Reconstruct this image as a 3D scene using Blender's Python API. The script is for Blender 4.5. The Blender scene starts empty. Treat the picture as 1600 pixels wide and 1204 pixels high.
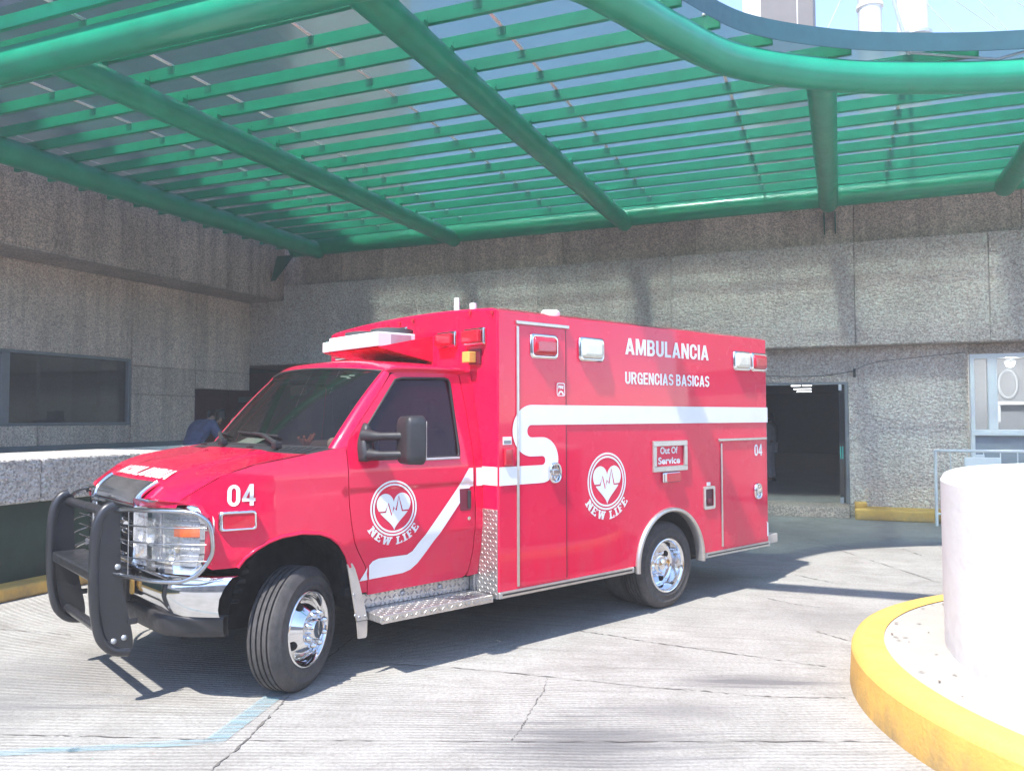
import bpy, bmesh, math, random
import numpy as np
from mathutils import Vector, Matrix
from mathutils.geometry import delaunay_2d_cdt

random.seed(7)
PI = math.pi
scene = bpy.context.scene
C = scene.collection

# ------------------------------------------------------------------ camera
FPX, PITCH, ROLL, CAMH = 1260.84, 0.0395, -0.0027, 1.6318
cam_data = bpy.data.cameras.new("camera")
cam_data.sensor_width = 36.0
cam_data.lens = 36.0 * FPX / 1600.0
cam_data.clip_start = 0.05
cam_data.clip_end = 1500.0
cam = bpy.data.objects.new("camera", cam_data)
C.objects.link(cam)
_fw = Vector((0, math.cos(PITCH), math.sin(PITCH)))
_up = Vector((0, -math.sin(PITCH), math.cos(PITCH)))
_rt = Vector((1, 0, 0))
_r2 = _rt * math.cos(ROLL) + _up * math.sin(ROLL)
_u2 = -_rt * math.sin(ROLL) + _up * math.cos(ROLL)
_m = Matrix((_r2, _u2, -_fw)).transposed().to_4x4()
_m.translation = Vector((0, 0, CAMH))
cam.matrix_world = _m
scene.camera = cam

# ------------------------------------------------------------------ world, sun, exposure
SUN_H = Vector((-0.578, -0.816))            # horizontal direction towards the sun
SUN_EL = math.radians(58.4)
world = bpy.data.worlds.new("World")
scene.world = world
world.use_nodes = True
wn_ = world.node_tree.nodes
wl_ = world.node_tree.links
bg = wn_["Background"]
sky = wn_.new("ShaderNodeTexSky")
sky.sky_type = 'NISHITA'
sky.sun_disc = False
sky.sun_elevation = SUN_EL
sky.sun_rotation = math.atan2(SUN_H.x, SUN_H.y)
sky.altitude = 2200
sky.air_density = 1.0
sky.dust_density = 1.0
sky.ozone_density = 2.2
wl_.new(sky.outputs[0], bg.inputs[0])
bg.inputs[1].default_value = 0.12

sun_data = bpy.data.lights.new("sun", 'SUN')
sun_data.energy = 2.0
sun_data.angle = math.radians(0.9)
sun_data.color = (1.0, 0.955, 0.88)
sun = bpy.data.objects.new("sun", sun_data)
C.objects.link(sun)
_sd = Vector((SUN_H.x * math.cos(SUN_EL), SUN_H.y * math.cos(SUN_EL), math.sin(SUN_EL)))
sun.rotation_euler = _sd.to_track_quat('Z', 'Y').to_euler()
sun.location = (0, 0, 30)

scene.view_settings.view_transform = 'Standard'
scene.view_settings.look = 'None'
scene.view_settings.gamma = 1.0
scene.view_settings.exposure = 2.36
scene.cycles.max_bounces = 8
scene.cycles.transparent_max_bounces = 16

# ------------------------------------------------------------------ frames
VX, VY, VA = -0.1001, 5.6472, 0.72336          # vehicle frame: origin module front near corner, u rear, v away, z up
BX, BY, BA = -4.89924, 17.27529, math.radians(-22.18)   # building frame: s right along the wall, -r behind, z up
VM = Matrix.Translation((VX, VY, 0)) @ Matrix.Rotation(VA, 4, 'Z')
BM = Matrix.Translation((BX, BY, 0)) @ Matrix.Rotation(BA, 4, 'Z')


def B2W(s, r, z=0.0):
    return BM @ Vector((s, -r, z))


# ------------------------------------------------------------------ node helpers
def new_mat(name):
    m = bpy.data.materials.new(name)
    m.use_nodes = True
    nt = m.node_tree
    return m, nt, nt.nodes["Principled BSDF"]


def N(nt, typ, **kw):
    n = nt.nodes.new(typ)
    for k, v in kw.items():
        if k.startswith("i_"):
            n.inputs[k[2:].replace("_", " ")].default_value = v
        elif k.startswith("n_"):
            n.inputs[int(k[2:])].default_value = v
        else:
            setattr(n, k, v)
    return n


def L(nt, a, b):
    nt.links.new(a, b)


def mathn(nt, op, a, b=None, c=None):
    n = nt.nodes.new("ShaderNodeMath")
    n.operation = op
    for i, x in enumerate((a, b, c)):
        if x is None:
            continue
        if isinstance(x, (int, float)):
            n.inputs[i].default_value = x
        else:
            nt.links.new(x, n.inputs[i])
    return n.outputs[0]


def ramp(nt, fac, stops):
    r = nt.nodes.new("ShaderNodeValToRGB")
    e = r.color_ramp.elements
    while len(e) < len(stops):
        e.new(0.5)
    for el, (p, col) in zip(e, stops):
        el.position = p
        el.color = col if len(col) == 4 else (*col, 1)
    nt.links.new(fac, r.inputs[0])
    return r.outputs[0]


def mixc(nt, fac, a, b, blend='MIX'):
    n = nt.nodes.new("ShaderNodeMix")
    n.data_type = 'RGBA'
    n.blend_type = blend
    for idx, x in ((0, fac), (6, a), (7, b)):
        if isinstance(x, (int, float)):
            n.inputs[idx].default_value = x
        elif isinstance(x, tuple):
            n.inputs[idx].default_value = x if len(x) == 4 else (*x, 1)
        else:
            nt.links.new(x, n.inputs[idx])
    return n.outputs[2]


def coords(nt, scale=(1, 1, 1), rot=(0, 0, 0), loc=(0, 0, 0)):
    tc = nt.nodes.new("ShaderNodeTexCoord")
    mp = nt.nodes.new("ShaderNodeMapping")
    mp.inputs["Scale"].default_value = scale
    mp.inputs["Rotation"].default_value = rot
    mp.inputs["Location"].default_value = loc
    nt.links.new(tc.outputs["Object"], mp.inputs[0])
    return mp.outputs[0]


def noise(nt, vec, scale, detail=4, rough=0.55, dist=0.0):
    n = nt.nodes.new("ShaderNodeTexNoise")
    n.inputs["Scale"].default_value = scale
    n.inputs["Detail"].default_value = detail
    n.inputs["Roughness"].default_value = rough
    n.inputs["Distortion"].default_value = dist
    nt.links.new(vec, n.inputs["Vector"])
    return n.outputs[0]


def voro(nt, vec, scale, feature='F1', out=0):
    n = nt.nodes.new("ShaderNodeTexVoronoi")
    n.feature = feature
    n.inputs["Scale"].default_value = scale
    nt.links.new(vec, n.inputs["Vector"])
    return n.outputs[out]


def bump(nt, height, strength, dist, bsdf):
    b = nt.nodes.new("ShaderNodeBump")
    b.inputs["Strength"].default_value = strength
    b.inputs["Distance"].default_value = dist
    nt.links.new(height, b.inputs["Height"])
    nt.links.new(b.outputs[0], bsdf.inputs["Normal"])
    return b


def simple(name, col, rough=0.5, metal=0.0, coat=0.0, var=0.12, vs=6.0, bmp=0.0, bs=120.0, spec=0.5):
    """paint / plastic / metal with a little procedural unevenness in colour, gloss and surface"""
    m, nt, p = new_mat(name)
    v = coords(nt)
    n1 = noise(nt, v, vs, 5)
    dark = tuple(c * (1 - var) for c in col)
    lite = tuple(min(1, c * (1 + var * 0.6)) for c in col)
    L(nt, ramp(nt, n1, [(0.3, dark), (0.7, lite)]), p.inputs["Base Color"])
    rr = ramp(nt, noise(nt, v, vs * 3.1, 4), [(0.3, (rough * 0.85,) * 3), (0.75, (min(1, rough * 1.2),) * 3)])
    L(nt, rr, p.inputs["Roughness"])
    p.inputs["Metallic"].default_value = metal
    p.inputs["Coat Weight"].default_value = coat
    p.inputs["Coat Roughness"].default_value = 0.04
    p.inputs["Specular IOR Level"].default_value = spec
    if bmp:
        bump(nt, noise(nt, v, bs, 3), bmp, 0.01, p)
    return m


def concrete_wall(name, col, chip=0.0, stain=0.5, scale=1.0, side=False):
    m, nt, p = new_mat(name)
    v = coords(nt)
    speck = voro(nt, v, 55 * scale, out=1)
    sp = N(nt, "ShaderNodeSeparateColor")
    L(nt, speck, sp.inputs[0])
    c1 = ramp(nt, sp.outputs[0], [(0.0, tuple(c * 0.62 for c in col)), (0.5, col), (1.0, tuple(min(1, c * 1.42) for c in col))])
    big = noise(nt, v, 0.9, 6, 0.6)
    c2 = mixc(nt, 1.0, c1, ramp(nt, big, [(0.3, (0.80, 0.79, 0.77)), (0.7, (1.06, 1.05, 1.03))]), 'MULTIPLY')
    vst = coords(nt, (2.2, 2.2, 0.16))
    st = noise(nt, vst, 2.3, 6, 0.62)
    c3 = mixc(nt, stain, c2, ramp(nt, st, [(0.34, (0.58, 0.56, 0.53)), (0.62, (1.05, 1.04, 1.03))]), 'MULTIPLY')
    gi = N(nt, "ShaderNodeNewGeometry")
    c4 = mixc(nt, 1.0, c3, ramp(nt, gi.outputs["Random Per Island"], [(0.0, (0.86, 0.85, 0.84)), (1.0, (1.08, 1.07, 1.06))]), 'MULTIPLY')
    # old rain runs: narrow dark streaks of irregular length
    vr = coords(nt, (5.0, 5.0, 0.10))
    run = ramp(nt, noise(nt, vr, 2.6, 4, 0.7), [(0.60, (0,) * 3), (0.74, (0.42,) * 3)])
    c5 = mixc(nt, mathn(nt, 'MULTIPLY', run, stain), c4, (0.10, 0.088, 0.078))
    L(nt, c5, p.inputs["Base Color"])
    p.inputs["Roughness"].default_value = 0.93
    p.inputs["Specular IOR Level"].default_value = 0.2
    h1 = noise(nt, v, 38 * scale, 5, 0.6)
    h = h1
    if chip:
        vc = coords(nt, (1, 1, 1.9))
        hc = noise(nt, vc, 11 * scale, 5, 0.62, 0.6)
        hv = voro(nt, vc, 17 * scale)
        h = mathn(nt, 'ADD', mathn(nt, 'MULTIPLY', h1, 0.35), mathn(nt, 'ADD', mathn(nt, 'MULTIPLY', hc, chip), mathn(nt, 'MULTIPLY', hv, 0.35 * chip)))
    bump(nt, h, 1.0, 0.03 if not chip else 0.055, p)
    return m


def glass_mat(name, tint, refl=1.0, dirt=0.04, dirtcol=(0.35, 0.36, 0.37)):
    """pane: mirror-like at grazing angles, otherwise tinted see-through, with a film of dust"""
    m, nt, p = new_mat(name)
    out = nt.nodes["Material Output"]
    nt.nodes.remove(p)
    tr = N(nt, "ShaderNodeBsdfTransparent")
    tr.inputs[0].default_value = (*tint, 1)
    gl = N(nt, "ShaderNodeBsdfGlossy")
    gl.inputs["Roughness"].default_value = 0.015
    gl.inputs[0].default_value = (0.95, 0.97, 1, 1)
    fr = N(nt, "ShaderNodeFresnel")
    fr.inputs[0].default_value = 1.5
    f = mathn(nt, 'MULTIPLY', fr.outputs[0], refl)
    ms = N(nt, "ShaderNodeMixShader")
    L(nt, f, ms.inputs[0]); L(nt, tr.outputs[0], ms.inputs[1]); L(nt, gl.outputs[0], ms.inputs[2])
    df = N(nt, "ShaderNodeBsdfDiffuse")
    df.inputs[0].default_value = (*dirtcol, 1)
    v = coords(nt, (1, 1, 0.7))
    d = ramp(nt, noise(nt, v, 2.5, 6, 0.65), [(0.3, (dirt * 0.4,) * 3), (0.8, (dirt * 1.9,) * 3)])
    m2 = N(nt, "ShaderNodeMixShader")
    L(nt, d, m2.inputs[0]); L(nt, ms.outputs[0], m2.inputs[1]); L(nt, df.outputs[0], m2.inputs[2])
    L(nt, m2.outputs[0], out.inputs[0])
    return m


def diamond_mat(name, ax, ay, pitch=0.036):
    m, nt, p = new_mat(name)
    tc = N(nt, "ShaderNodeTexCoord")
    s = N(nt, "ShaderNodeSeparateXYZ")
    L(nt, tc.outputs["Object"], s.inputs[0])
    X = mathn(nt, 'MULTIPLY', s.outputs[ax], 1 / pitch)
    Y = mathn(nt, 'MULTIPLY', s.outputs[ay], 1 / pitch)
    cx, cy = mathn(nt, 'FLOOR', X), mathn(nt, 'FLOOR', Y)
    fx = mathn(nt, 'SUBTRACT', mathn(nt, 'FRACT', X), 0.5)
    fy = mathn(nt, 'SUBTRACT', mathn(nt, 'FRACT', Y), 0.5)
    par = mathn(nt, 'MODULO', mathn(nt, 'ADD', mathn(nt, 'ADD', cx, cy), 2000.0), 2.0)
    sg = mathn(nt, 'SUBTRACT', mathn(nt, 'MULTIPLY', par, 2.0), 1.0)
    a = mathn(nt, 'ADD', fx, mathn(nt, 'MULTIPLY', fy, sg))
    b = mathn(nt, 'SUBTRACT', fx, mathn(nt, 'MULTIPLY', fy, sg))
    q = mathn(nt, 'ADD', mathn(nt, 'POWER', mathn(nt, 'ABSOLUTE', mathn(nt, 'DIVIDE', a, 0.66)), 2.0),
              mathn(nt, 'POWER', mathn(nt, 'ABSOLUTE', mathn(nt, 'DIVIDE', b, 0.2)), 2.0))
    h = mathn(nt, 'MAXIMUM', mathn(nt, 'SUBTRACT', 1.0, q), 0.0)
    n1 = noise(nt, tc.outputs["Object"], 9, 5)
    L(nt, ramp(nt, n1, [(0.3, (0.46, 0.44, 0.42)), (0.7, (0.66, 0.64, 0.61))]), p.inputs["Base Color"])
    p.inputs["Metallic"].default_value = 0.85
    p.inputs["Roughness"].default_value = 0.36
    bump(nt, h, 1.0, 0.006, p)
    return m


# ------------------------------------------------------------------ materials
M = {}
M['red'] = simple('red_paint', (0.74, 0.003, 0.058), 0.26, 0.0, 0.8, 0.03, 0.8, spec=0.12)
def dusty_red():
    m = M['red']; nt = m.node_tree
    p = nt.nodes["Principled BSDF"]
    src = p.inputs["Base Color"].links[0].from_socket
    v = coords(nt, (2.5, 2.5, .7))
    n1 = noise(nt, v, 3.0, 7, .7)
    s_ = N(nt, "ShaderNodeSeparateXYZ"); L(nt, coords(nt), s_.inputs[0])
    low = ramp(nt, mathn(nt, 'SUBTRACT', 1.1, mathn(nt, 'MULTIPLY', s_.outputs[2], 1.1)), [(0.0, (.05,) * 3), (.75, (.6,) * 3)])
    f = mathn(nt, 'MULTIPLY', ramp(nt, n1, [(.42, (0,) * 3), (.75, (.35,) * 3)]), low)
    L(nt, mixc(nt, f, src, (.33, .20, .18)), p.inputs["Base Color"])
    # very slight waviness of the sheet metal
    bump(nt, noise(nt, coords(nt), 1.6, 2), .12, .02, p)


dusty_red()
M['white_vinyl'] = simple('white_vinyl', (0.80, 0.80, 0.81), 0.38, var=0.04)
M['white_paint'] = simple('white_paint', (0.80, 0.80, 0.79), 0.5, var=0.06)
M['chrome'] = simple('chrome', (0.80, 0.80, 0.81), 0.09, 1.0, var=0.08, vs=14)
M['alu'] = simple('brushed_aluminium', (0.62, 0.59, 0.56), 0.38, 0.9, var=0.1, vs=18)
M['alu_dull'] = simple('dull_aluminium', (0.55, 0.50, 0.45), 0.55, 0.55, var=0.15, vs=10)
M['black'] = simple('black_plastic', (0.028, 0.027, 0.030), 0.48, var=0.25, vs=9, bmp=0.12, bs=260)
M['black_soft'] = simple('black_rubber_trim', (0.020, 0.019, 0.021), 0.6, var=0.2)
M['dark'] = simple('dark_underbody', (0.016, 0.014, 0.015), 0.85, var=0.3)
M['tyre'] = simple('tyre_rubber', (0.052, 0.048, 0.048), 0.8, var=0.35, vs=16, bmp=0.2, bs=150)
M['powder'] = simple('black_powder_coat', (0.022, 0.022, 0.026), 0.36, 0.0, 0.3, var=0.2, bmp=0.1, bs=300)
M['smoke_chrome'] = simple('smoked_shield', (0.30, 0.30, 0.31), 0.13, 0.75, 0.8, var=0.3, vs=5)
M['red_lens'] = simple('red_lens', (0.52, 0.008, 0.03), 0.10, 0.0, 1.0, var=0.12, vs=30)
M['cream_lens'] = simple('clear_lens', (0.70, 0.68, 0.56), 0.14, 0.0, 1.0, var=0.12, vs=22)
M['amber'] = simple('amber_lens', (0.72, 0.42, 0.10), 0.25, 0.0, 0.6, var=0.12, vs=22)
M['orange'] = simple('orange_lens', (0.75, 0.13, 0.02), 0.15, 0.0, 1.0, var=0.12, vs=30)
M['green'] = simple('green_paint', (0.003, 0.275, 0.150), 0.36, 0.0, 0.35, var=0.14, vs=3.0, bmp=0.05, bs=40)
M['yellow'] = simple('yellow_paint', (0.70, 0.42, 0.095), 0.8, var=0.14, vs=5, bmp=0.35, bs=45)
M['dark_green'] = simple('dark_green_paint', (0.018, 0.050, 0.035), 0.6, var=0.3, vs=3, bmp=0.2)
M['slate'] = simple('slate_blue_paint', (0.135, 0.170, 0.185), 0.6, var=0.15, vs=3, bmp=0.2)
M['frame_grey'] = simple('grey_window_frame', (0.22, 0.23, 0.24), 0.45, 0.3, var=0.12)
M['frame_white'] = simple('white_window_frame', (0.78, 0.79, 0.79), 0.4, var=0.05)
M['door_dark'] = simple('dark_interior', (0.05, 0.05, 0.055), 0.8, var=0.3, vs=2)
M['hall_floor'] = simple('hall_floor', (0.34, 0.32, 0.30), 0.65, var=0.15, vs=3)
M['teal'] = simple('teal_handle', (0.03, 0.38, 0.34), 0.3, var=0.1)
M['denim'] = simple('blue_jacket_cloth', (0.085, 0.10, 0.19), 0.9, var=0.25, vs=12, bmp=0.35, bs=60)
M['trousers'] = simple('dark_trouser_cloth', (0.030, 0.032, 0.045), 0.9, var=0.25, vs=12)
M['whitecoat'] = simple('pale_uniform_cloth', (0.60, 0.56, 0.57), 0.9, var=0.1, vs=10, bmp=0.3, bs=60)
M['skin'] = simple('skin', (0.40, 0.23, 0.16), 0.55, var=0.1)
M['hair'] = simple('dark_hair', (0.02, 0.016, 0.014), 0.6, var=0.3, vs=30)
M['seat'] = simple('grey_seat_cloth', (0.115, 0.105, 0.10), 0.9, var=0.2, vs=14)
M['dash'] = simple('dashboard_plastic', (0.10, 0.085, 0.080), 0.7, var=0.2)
M['paper'] = simple('pale_green_paper', (0.42, 0.72, 0.68), 0.8, var=0.04)
M['wire'] = simple('dark_wire', (0.05, 0.05, 0.05), 0.7)
M['white_wall'] = simple('white_lime_paint', (0.74, 0.755, 0.76), 0.9, var=0.06, vs=2.5, bmp=0.5, bs=9)
M['lamp_dark'] = simple('fan_plastic', (0.06, 0.06, 0.065), 0.6)
M['steel'] = simple('galvanised_steel', (0.5, 0.52, 0.54), 0.4, 0.7, var=0.12)
M['tower'] = simple('grey_cladding', (0.135, 0.125, 0.125), 0.7, var=0.12, vs=1.5)
M['stack'] = simple('white_stack_paint', (0.55, 0.56, 0.57), 0.5, var=0.08, vs=2)
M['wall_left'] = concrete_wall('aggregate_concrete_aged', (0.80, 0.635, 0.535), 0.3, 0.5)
M['wall_left_upper'] = concrete_wall('aggregate_concrete_dark', (0.56, 0.435, 0.36), 0.3, 0.75)  # darker copy of the left wall concrete, with stronger stains
M['wall_back'] = concrete_wall('hammered_concrete', (0.86, 0.735, 0.66), 1.1, 0.22)
M['wall_upper'] = concrete_wall('aggregate_concrete_upper', (0.72, 0.62, 0.54), 0.2, 0.5)
M['wall_low'] = concrete_wall('hammered_concrete_lower', (0.86, 0.74, 0.67), 1.0, 0.18)
M['soffit'] = concrete_wall('plain_concrete', (0.58, 0.49, 0.42), 0.0, 0.3)
M['ledge'] = concrete_wall('rough_parapet_concrete', (0.78, 0.73, 0.69), 1.0, 0.2, 1.0)
M['diamond_uz'] = diamond_mat('diamond_plate', 0, 2)
M['diamond_uv'] = diamond_mat('diamond_plate_tread', 0, 1)
M['diamond_vz'] = diamond_mat('diamond_plate_face', 1, 2, 0.03)
M['glass_ws'] = glass_mat('windscreen_glass', (0.50, 0.42, 0.38), 0.2, 0.012, (0.5, 0.42, 0.42))
M['glass_side'] = glass_mat('tinted_side_glass', (0.14, 0.08, 0.10), 0.7, 0.05, (0.42, 0.10, 0.18))
M['glass_win'] = glass_mat('window_glass', (0.45, 0.48, 0.50), 1.0, 0.05)
M['glass_clear'] = glass_mat('clear_window_glass', (0.82, 0.85, 0.87), 0.9, 0.05, (.6, .6, .62))
M['glass_lamp'] = glass_mat('headlamp_glass', (0.95, 0.955, 0.96), 0.5, 0.06, (0.7, 0.7, 0.7))
M['glass_door'] = glass_mat('door_glass', (0.55, 0.60, 0.62), 1.0, 0.03)


def roof_glass():
    m, nt, p = new_mat('smoked_roof_sheet')
    out = nt.nodes["Material Output"]
    nt.nodes.remove(p)
    tr = N(nt, "ShaderNodeBsdfTransparent")
    v = coords(nt, (1, 1, 1))
    dirt = noise(nt, v, 1.3, 6, 0.65)
    L(nt, ramp(nt, dirt, [(0.3, (0.15, 0.255, 0.26)), (0.75, (0.22, 0.33, 0.33))]), tr.inputs[0])
    tl = N(nt, "ShaderNodeBsdfTranslucent")
    tl.inputs[0].default_value = (0.11, 0.18, 0.185, 1)
    gl = N(nt, "ShaderNodeBsdfGlossy")
    gl.inputs["Roughness"].default_value = 0.05
    ms = N(nt, "ShaderNodeMixShader")
    vs = coords(nt, (6, 0.5, 1))
    L(nt, ramp(nt, noise(nt, vs, 2.2, 5, 0.7), [(0.3, (0.06,) * 3), (0.8, (0.20,) * 3)]), ms.inputs[0])
    # cloudy multiwall sheet: part of the light goes straight through, part is spread a little
    rf = N(nt, "ShaderNodeBsdfRefraction")
    rf.inputs["Color"].default_value = (0.41, 0.47, 0.44, 1)
    rf.inputs["Roughness"].default_value = 0.45
    rf.inputs["IOR"].default_value = 1.12
    mr = N(nt, "ShaderNodeMixShader")
    mr.inputs[0].default_value = 0.55
    L(nt, tr.outputs[0], mr.inputs[1]); L(nt, rf.outputs[0], mr.inputs[2])
    L(nt, mr.outputs[0], ms.inputs[1]); L(nt, tl.outputs[0], ms.inputs[2])
    fr = N(nt, "ShaderNodeFresnel"); fr.inputs[0].default_value = 1.4
    m2 = N(nt, "ShaderNodeMixShader")
    L(nt, fr.outputs[0], m2.inputs[0]); L(nt, ms.outputs[0], m2.inputs[1]); L(nt, gl.outputs[0], m2.inputs[2])
    L(nt, m2.outputs[0], out.inputs[0])
    return m


M['roof_glass'] = roof_glass()
M['hoop_chrome'] = simple('dull_chrome', (.50, .50, .51), .22, 1.0, var=.15, vs=20)
M['joint_white'] = simple('pale_joint_strip', (.75, .74, .70), .5)
M['lamp_detail'] = simple('satin_reflector', (.80, .80, .81), .28, .7, var=.25, vs=40)
M['dark_green_steel'] = simple('dark_green_steel', (0.01, 0.10, 0.07), 0.5)


def ground_mat():
    m, nt, p = new_mat('grooved_concrete')
    tc = N(nt, "ShaderNodeTexCoord")
    o = tc.outputs["Object"]
    warp = noise(nt, o, 0.35, 2)
    s = N(nt, "ShaderNodeSeparateXYZ")
    L(nt, o, s.inputs[0])
    # raked grooves running across the drive, bending a little from slab to slab
    fan = mathn(nt, 'MULTIPLY', mathn(nt, 'MAXIMUM', mathn(nt, 'SUBTRACT', s.outputs[1], 4.3), 0.0), 0.16)
    yy = mathn(nt, 'ADD', s.outputs[1], mathn(nt, 'MULTIPLY', mathn(nt, 'ADD', s.outputs[0], 1.2), fan))
    yy = mathn(nt, 'ADD', yy, mathn(nt, 'MULTIPLY', warp, 0.22))
    fine = noise(nt, o, 14, 4)
    yy2 = mathn(nt, 'ADD', yy, mathn(nt, 'MULTIPLY', fine, 0.016))
    wv = mathn(nt, 'SINE', mathn(nt, 'MULTIPLY', yy2, 2 * PI / 0.036))
    vec = N(nt, "ShaderNodeCombineXYZ")
    L(nt, mathn(nt, 'MULTIPLY', s.outputs[0], 0.9), vec.inputs[0]); L(nt, mathn(nt, 'MULTIPLY', yy, 14.0), vec.inputs[1])
    streak = noise(nt, vec.outputs[0], 1.0, 6, 0.66)
    broken = ramp(nt, noise(nt, o, 1.6, 5), [(0.35, (0.15,) * 3), (0.65, (1,) * 3)])
    groove = mathn(nt, 'MULTIPLY', ramp(nt, wv, [(0.55, (0,) * 3), (1.0, (1,) * 3)]), broken)
    base = ramp(nt, noise(nt, o, 0.7, 7, 0.62), [(0.28, (0.285, 0.276, 0.263)), (0.72, (0.365, 0.354, 0.338))])
    c = mixc(nt, 0.75, base, ramp(nt, streak, [(0.33, (0.76, 0.75, 0.735)), (0.52, (1.04, 1.04, 1.03))]), 'MULTIPLY')
    c = mixc(nt, mathn(nt, 'MULTIPLY', groove, 0.20), c, (0.20, 0.188, 0.176))
    grit = noise(nt, o, 45, 5, .7)
    c = mixc(nt, 1.0, c, ramp(nt, grit, [(.36, (.80, .79, .78)), (.6, (1.06, 1.06, 1.05))]), 'MULTIPLY')
    patch = noise(nt, o, 2.3, 7, .7, .8)
    c = mixc(nt, 1.0, c, ramp(nt, patch, [(.36, (.87, .86, .85)), (.58, (1.04, 1.04, 1.04))]), 'MULTIPLY')
    speck = ramp(nt, voro(nt, o, 9.0), [(0.035, (0.5, 0.48, 0.46)), (0.075, (1, 1, 1))])
    c = mixc(nt, 0.7, c, speck, 'MULTIPLY')
    # damp / oily stain in the foreground and tyre dirt along the drive: each has its own shape and place
    for (cx, cy, rx, ry, k, thr) in ((0.40, 4.10, 0.72, 0.46, 0.85, 0.0), (-2.7, 5.2, 1.1, 0.9, 0.5, 0.0), (1.5, 5.05, 0.6, 0.17, 0.85, 0.0), (3.6, 11.2, 2.0, 1.5, 0.5, 0.0), (-0.6, 3.5, 0.9, 0.35, 0.5, 0.0), (0.9, 4.55, 0.5, 0.2, 0.45, 0.0), (2.7, 6.6, 0.9, 0.5, 0.35, 0.0), (-3.2, 4.6, 0.9, 0.4, 0.4, 0.0)):
        dx = mathn(nt, 'DIVIDE', mathn(nt, 'SUBTRACT', s.outputs[0], cx), rx)
        dy = mathn(nt, 'DIVIDE', mathn(nt, 'SUBTRACT', s.outputs[1], cy), ry)
        d = mathn(nt, 'SQRT', mathn(nt, 'ADD', mathn(nt, 'MULTIPLY', dx, dx), mathn(nt, 'MULTIPLY', dy, dy)))
        e = mathn(nt, 'ADD', mathn(nt, 'SUBTRACT', 1.0, d), mathn(nt, 'MULTIPLY', mathn(nt, 'SUBTRACT', streak, 0.5), 3.0))
        f = ramp(nt, e, [(0.05, (0,) * 3), (0.75, (1,) * 3)])
        c = mixc(nt, mathn(nt, 'MULTIPLY', f, k), c, (0.13, 0.126, 0.128))
    L(nt, c, p.inputs["Base Color"])
    p.inputs["Roughness"].default_value = 0.92
    p.inputs["Specular IOR Level"].default_value = 0.2
    h = mathn(nt, 'ADD', mathn(nt, 'MULTIPLY', mathn(nt, 'MULTIPLY', wv, broken), 0.5), mathn(nt, 'MULTIPLY', noise(nt, o, 60, 4), 0.8))
    bump(nt, h, 0.55, 0.008, p)
    return m


M['ground'] = ground_mat()
M['crack'] = simple('joint_filler', (0.14, 0.128, 0.116), 0.95, var=0.35, vs=7)


def worn_paint(name, col):
    m, nt, p = new_mat(name)
    v = coords(nt, (1.2, 26, 1))
    f = ramp(nt, noise(nt, v, 1.4, 5, 0.7), [(0.36, (0.0,) * 3), (0.66, (0.62,) * 3)])
    p.inputs["Base Color"].default_value = (*col, 1)
    p.inputs["Roughness"].default_value = 0.85
    L(nt, f, p.inputs["Alpha"])
    return m


M['blue_line'] = worn_paint('worn_blue_road_paint', (0.22, 0.40, 0.47))


def grime(m, col, z0, z1, amt, sc=3.0):
    '''splashed dirt and scuffs with ragged outlines, thickest near height z0'''
    nt = m.node_tree
    p = nt.nodes["Principled BSDF"]
    src = p.inputs["Base Color"].links[0].from_socket
    s_ = N(nt, "ShaderNodeSeparateXYZ"); L(nt, coords(nt), s_.inputs[0])
    h = mathn(nt, 'DIVIDE', mathn(nt, 'SUBTRACT', z1, s_.outputs[2]), z1 - z0)
    n1 = noise(nt, coords(nt, (1, 1, .45)), sc, 8, .68)
    n2 = noise(nt, coords(nt, (1, 1, 1)), sc * 5, 5, .6)
    e = mathn(nt, 'ADD', mathn(nt, 'MULTIPLY', mathn(nt, 'MAXIMUM', h, 0.0), .33), mathn(nt, 'ADD', mathn(nt, 'MULTIPLY', n1, .75), mathn(nt, 'MULTIPLY', n2, .25)))
    f = ramp(nt, e, [(.60, (0,) * 3), (.92, (amt,) * 3)])
    L(nt, mixc(nt, f, src, col), p.inputs["Base Color"])


grime(M['white_wall'], (.34, .33, .31), .25, .55, .45)
grime(M['yellow'], (.20, .16, .11), .0, .2, .7, 4.0)
grime(M['green'], (.10, .12, .09), 4.0, 4.9, .55, 2.0)
grime(M['tyre'], (.16, .145, .13), -.1, .7, .5, 5.0)
grime(M['alu'], (.22, .19, .16), .0, .5, .5, 6.0)

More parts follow.
